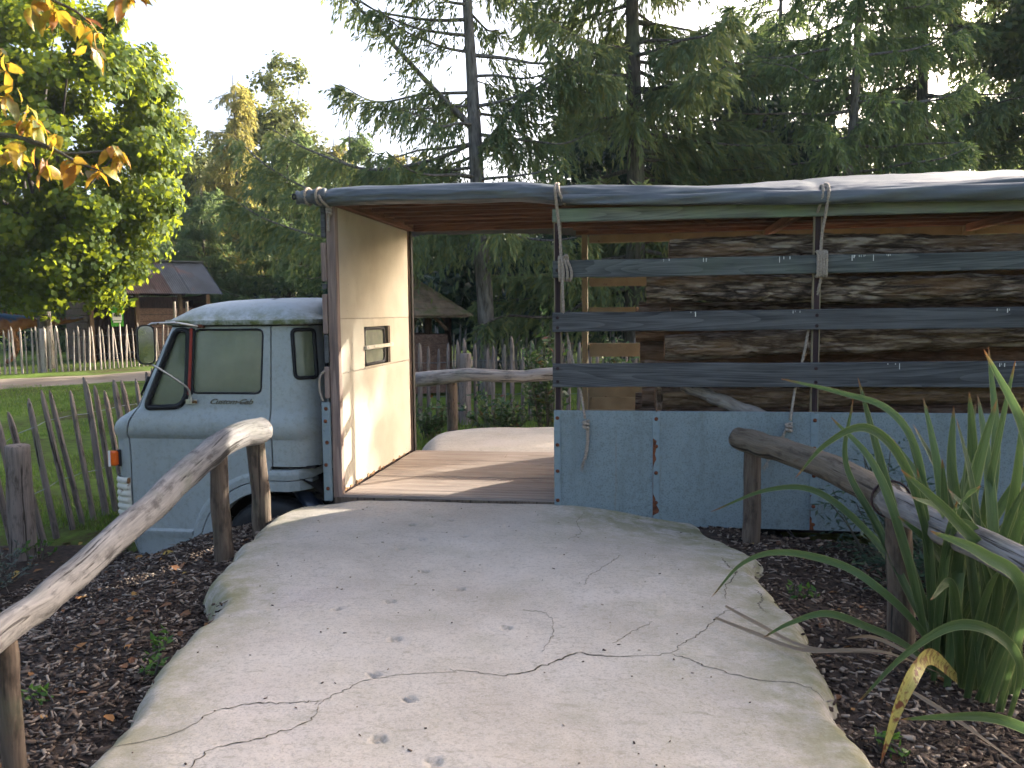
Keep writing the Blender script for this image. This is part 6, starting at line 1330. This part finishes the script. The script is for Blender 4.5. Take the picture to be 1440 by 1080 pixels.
for k in range(50):
    b = np.array([1.46, 3.95, -.22]) + g.normal(0, 1, 3) * (.09, .13, 0); az = g.uniform(0, 6.28); o = np.array([math.cos(az), math.sin(az), 0]); L = g.uniform(.6, 1.35); tilt = g.uniform(.08, .6); arch_ = g.uniform(0, .5) * tilt
    if b[0] + o[0] * L * tilt < 1.15 and k % 3: o[0] = abs(o[0])
    blade([b, b + o * L * tilt * .25 + [0, 0, L * .38], b + o * L * tilt * .62 + [0, 0, L * .72], b + o * L * tilt * (1.0 + arch_) + [0, 0, L * (.98 - arch_ * .9)]], g.uniform(.018, .032), 'flax', g.uniform(-.5, .6))
o = blade([(1.4, 3.9, -.2), (1.12, 3.4, .10), (.97, 3.1, .17), (.88, 3.0, .06), (.82, 2.95, -.11)], .036, 'flaxyellow', .5); o['label'] = 'yellow and brown spotted dying leaf'
for p in ([(.34, 3.9, .035), (.49, 3.75, .03), (.68, 3.6, .02), (.99, 3.6, .03), (1.28, 3.7, -.1)], [(.40, 4.05, .04), (.52, 3.85, .035), (.70, 3.62, .025), (1.0, 3.58, .03)], [(1.0, 3.35, .0), (1.14, 3.2, -.05), (1.3, 3.0, -.12)], [(1.3, 3.9, -.15), (1.1, 4.1, -.1), (.95, 4.2, -.16)]):
    o = blade(p, .010, 'flaxdry', .8); o['label'] = 'dry brown fallen leaf'

# ------------------------------------------------------------------ shrubs and weeds
def shrub(name, label, base, H, w_, nst, nlf, L, wd, leaf, seed, group, pinn=0, up=.5):
    g = np.random.default_rng(seed); b = np.array(base, float); t = thing(name, label, 'shrub', b, group); mb = MB(); PB, PD, PW = [], [], []
    for k in range(nst):
        az = g.uniform(0, 6.28); rr = w_ * math.sqrt(g.random()); h = H * g.uniform(.55, 1.05) * (1 - .3 * rr / w_); e = b + [rr * math.cos(az), rr * math.sin(az), h]; P = catmull([b + [rr * .2 * math.cos(az), rr * .2 * math.sin(az), -.05], b * .45 + e * .55 + g.normal(0, .04, 3), e], 6); mb.tube(P, np.linspace(.008, .003, len(P)), 5, cap=False)
        i = g.uniform(.3, 1, nlf) * (len(P) - 1); p = np.stack([np.interp(i, np.arange(len(P)), P[:, c]) for c in range(3)], -1); d = unit(rdir(nlf, g) * (1, 1, .6) + [0, 0, up * .6])
        if pinn:
            for f in np.linspace(.2, 1, pinn):
                for sg_ in (-1, 1):
                    q_ = p + d * (.22 * f) - np.array([0, 0, .06]) * f * f; sd = unit(np.cross(d, [0, 0, 1.0])) * sg_; dd_ = unit(d * .6 + sd * .8 + rdir(nlf, g) * .3 - [0, 0, .15]); PB.append(q_); PD.append(dd_ * (L * g.uniform(.7, 1.2, nlf))[:, None]); PW.append(unit(np.cross(dd_, [0, 0, 1.0] + rdir(nlf, g) * .5)) * wd)
        else:
            PB.append(p); PD.append(d * (L * g.uniform(.6, 1.2, nlf))[:, None]); PW.append(unit(np.cross(d, rdir(nlf, g) * .8 + [0, 0, 1.0])) * wd)
    mb.build('stems', MAT['treebark'], t, True); V, F = quads(np.concatenate(PB), np.concatenate(PD), np.concatenate(PW), .4); stuff(mesh_obj('foliage', V, F, MAT[leaf], t, origin=b)); return t
shrub('nandina_shrub', 'dark feathery shrub between the blue panel and the right handrail', (1.62, 5.75, -.3), .95, .42, 16, 9, .075, .009, 'nandina', 3, 'low shrubs', 4)
shrub('nandina_shrub', 'low dark feathery shrub under the right handrail by the flax', (1.75, 5.2, -.3), .6, .4, 14, 9, .075, .010, 'nandina', 4, 'low shrubs', 4)
SG = 'shrubs beyond the lorry'
shrub('leafy_shrub', 'low bushy shrub below the far handrail', (-2.0, 11.7, -.4), .95, .65, 34, 22, .11, .021, 'shrub', 5, SG)
shrub('leafy_shrub', 'low green shrub left of the far handrail post', (-3.1, 11.9, -.4), .75, .5, 24, 20, .10, .02, 'shrub', 6, SG)
shrub('leafy_shrub', 'tall upright shrub beside the doorway post with reddish young leaves', (-1.30, 11.7, -.4), 1.95, .42, 26, 26, .13, .025, 'shrub', 7, SG)
shrub('leafy_shrub', 'leafy shrub seen through the slats left of the logs', (-.35, 11.9, -.4), 1.75, .6, 30, 26, .12, .024, 'shrub', 8, SG)
shrub('grey_shrub', 'low grey-green shrub at the foot of the thick corner post', (-4.85, 5.5, -.55), .32, .45, 26, 16, .05, .008, 'greyleaf', 9, 'low shrubs')
WG = 'weeds in the mulch'
for i, (x, y, h, lab) in enumerate([(-2.30, 3.62, .09, 'bright green weed beside the notch in the left path edge'), (-2.18, 3.35, .06, 'tiny green weed by the left path edge'), (-2.55, 3.15, .05, 'small weed in the left mulch near the handrail'), (.85, 4.75, .10, 'small weed at the right path edge below the arching leaf'), (.87, 3.05, .06, 'tiny weed by the lower right path edge'), (-5.0, 6.2, .22, 'weed clump at the fence foot by the corner post')]):
    shrub('weed', lab, (x, y, float(mulch_z(x, y))), h, h * .9, 6, 7, .035 + h * .15, .009 + h * .03, 'weed', 90 + i, WG)
# rough grass
def grass(name, label, n, x0, x1, y0, y1, h):
    x = g.uniform(x0, x1, n); y = y0 + (y1 - y0) * g.random(n) ** 1.3; m_ = vnoise(np.stack([x * .7, y * .7, 0 * x], -1), 8) > -.35; x, y = x[m_], y[m_]; n = len(x); b = np.stack([x, y, ground_z(x, y) - .005], -1); d = unit(rdir(n, g) * .55 + [0, 0, 1.0]) * (h * g.uniform(.4, 1.3, n))[:, None]; w_ = unit(np.cross(d, rdir(n, g))) * .006
    V = np.stack([b - w_, b + w_, b + d], 1).reshape(-1, 3); stuff(tag(mesh_obj(name, V, np.arange(len(V)).reshape(-1, 3), MAT['grass'], origin=(0, 0, 0)), label, 'grass'))
grass('grass', 'short rough grass on the lawn left of the cab', 60000, -15, -4.2, 7.0, 18, .07)
grass('grass', 'grass beyond the lorry below the far handrail', 16000, -5, 3, 10.9, 16, .14)

# crumbs of bark and leaf lying on the path
n = 150; x = rng.uniform(-2.4, 0.7, n); y = rng.uniform(2.3, 6.2, n); k_ = inside(x, y, PATH_POLY); x, y = x[k_], y[k_]; n = len(x); a = rng.uniform(0, 6.28, n)
V, F = oriented_boxes(np.stack([x, y, path_z(x, y) + .003], -1), np.stack([np.cos(a), np.sin(a), 0 * a], -1), np.stack([0 * a, 0 * a, 1 + 0 * a], -1), np.stack([rng.uniform(.002, .010, n) * rng.random(n) ** .5, rng.uniform(.001, .0035, n), np.full(n, .0012)], -1))
stuff(tag(mesh_obj('path_litter', V, F, MAT['chip'], origin=(0, 0, 0)), 'tiny crumbs of bark and leaf strewn over the concrete path', 'litter'))

# ------------------------------------------------------------------ thin bluish air between the trees
hm_ = NT('thin_haze'); vp = hm_.n('ShaderNodeVolumePrincipled'); vp.inputs['Color'].default_value = (0.75, 0.88, 1.0, 1); vp.inputs['Density'].default_value = 0.0003; vp.inputs['Anisotropy'].default_value = 0.0
hm_.t.links.new(vp.outputs[0], hm_.out.inputs['Volume'])
hz_ = MB().box((-70, -45, -2.0), (60, 75, 18.5)).build('haze', hm_.mat); stuff(tag(hz_, 'thin pale haze filling the air among the trees', 'haze'))
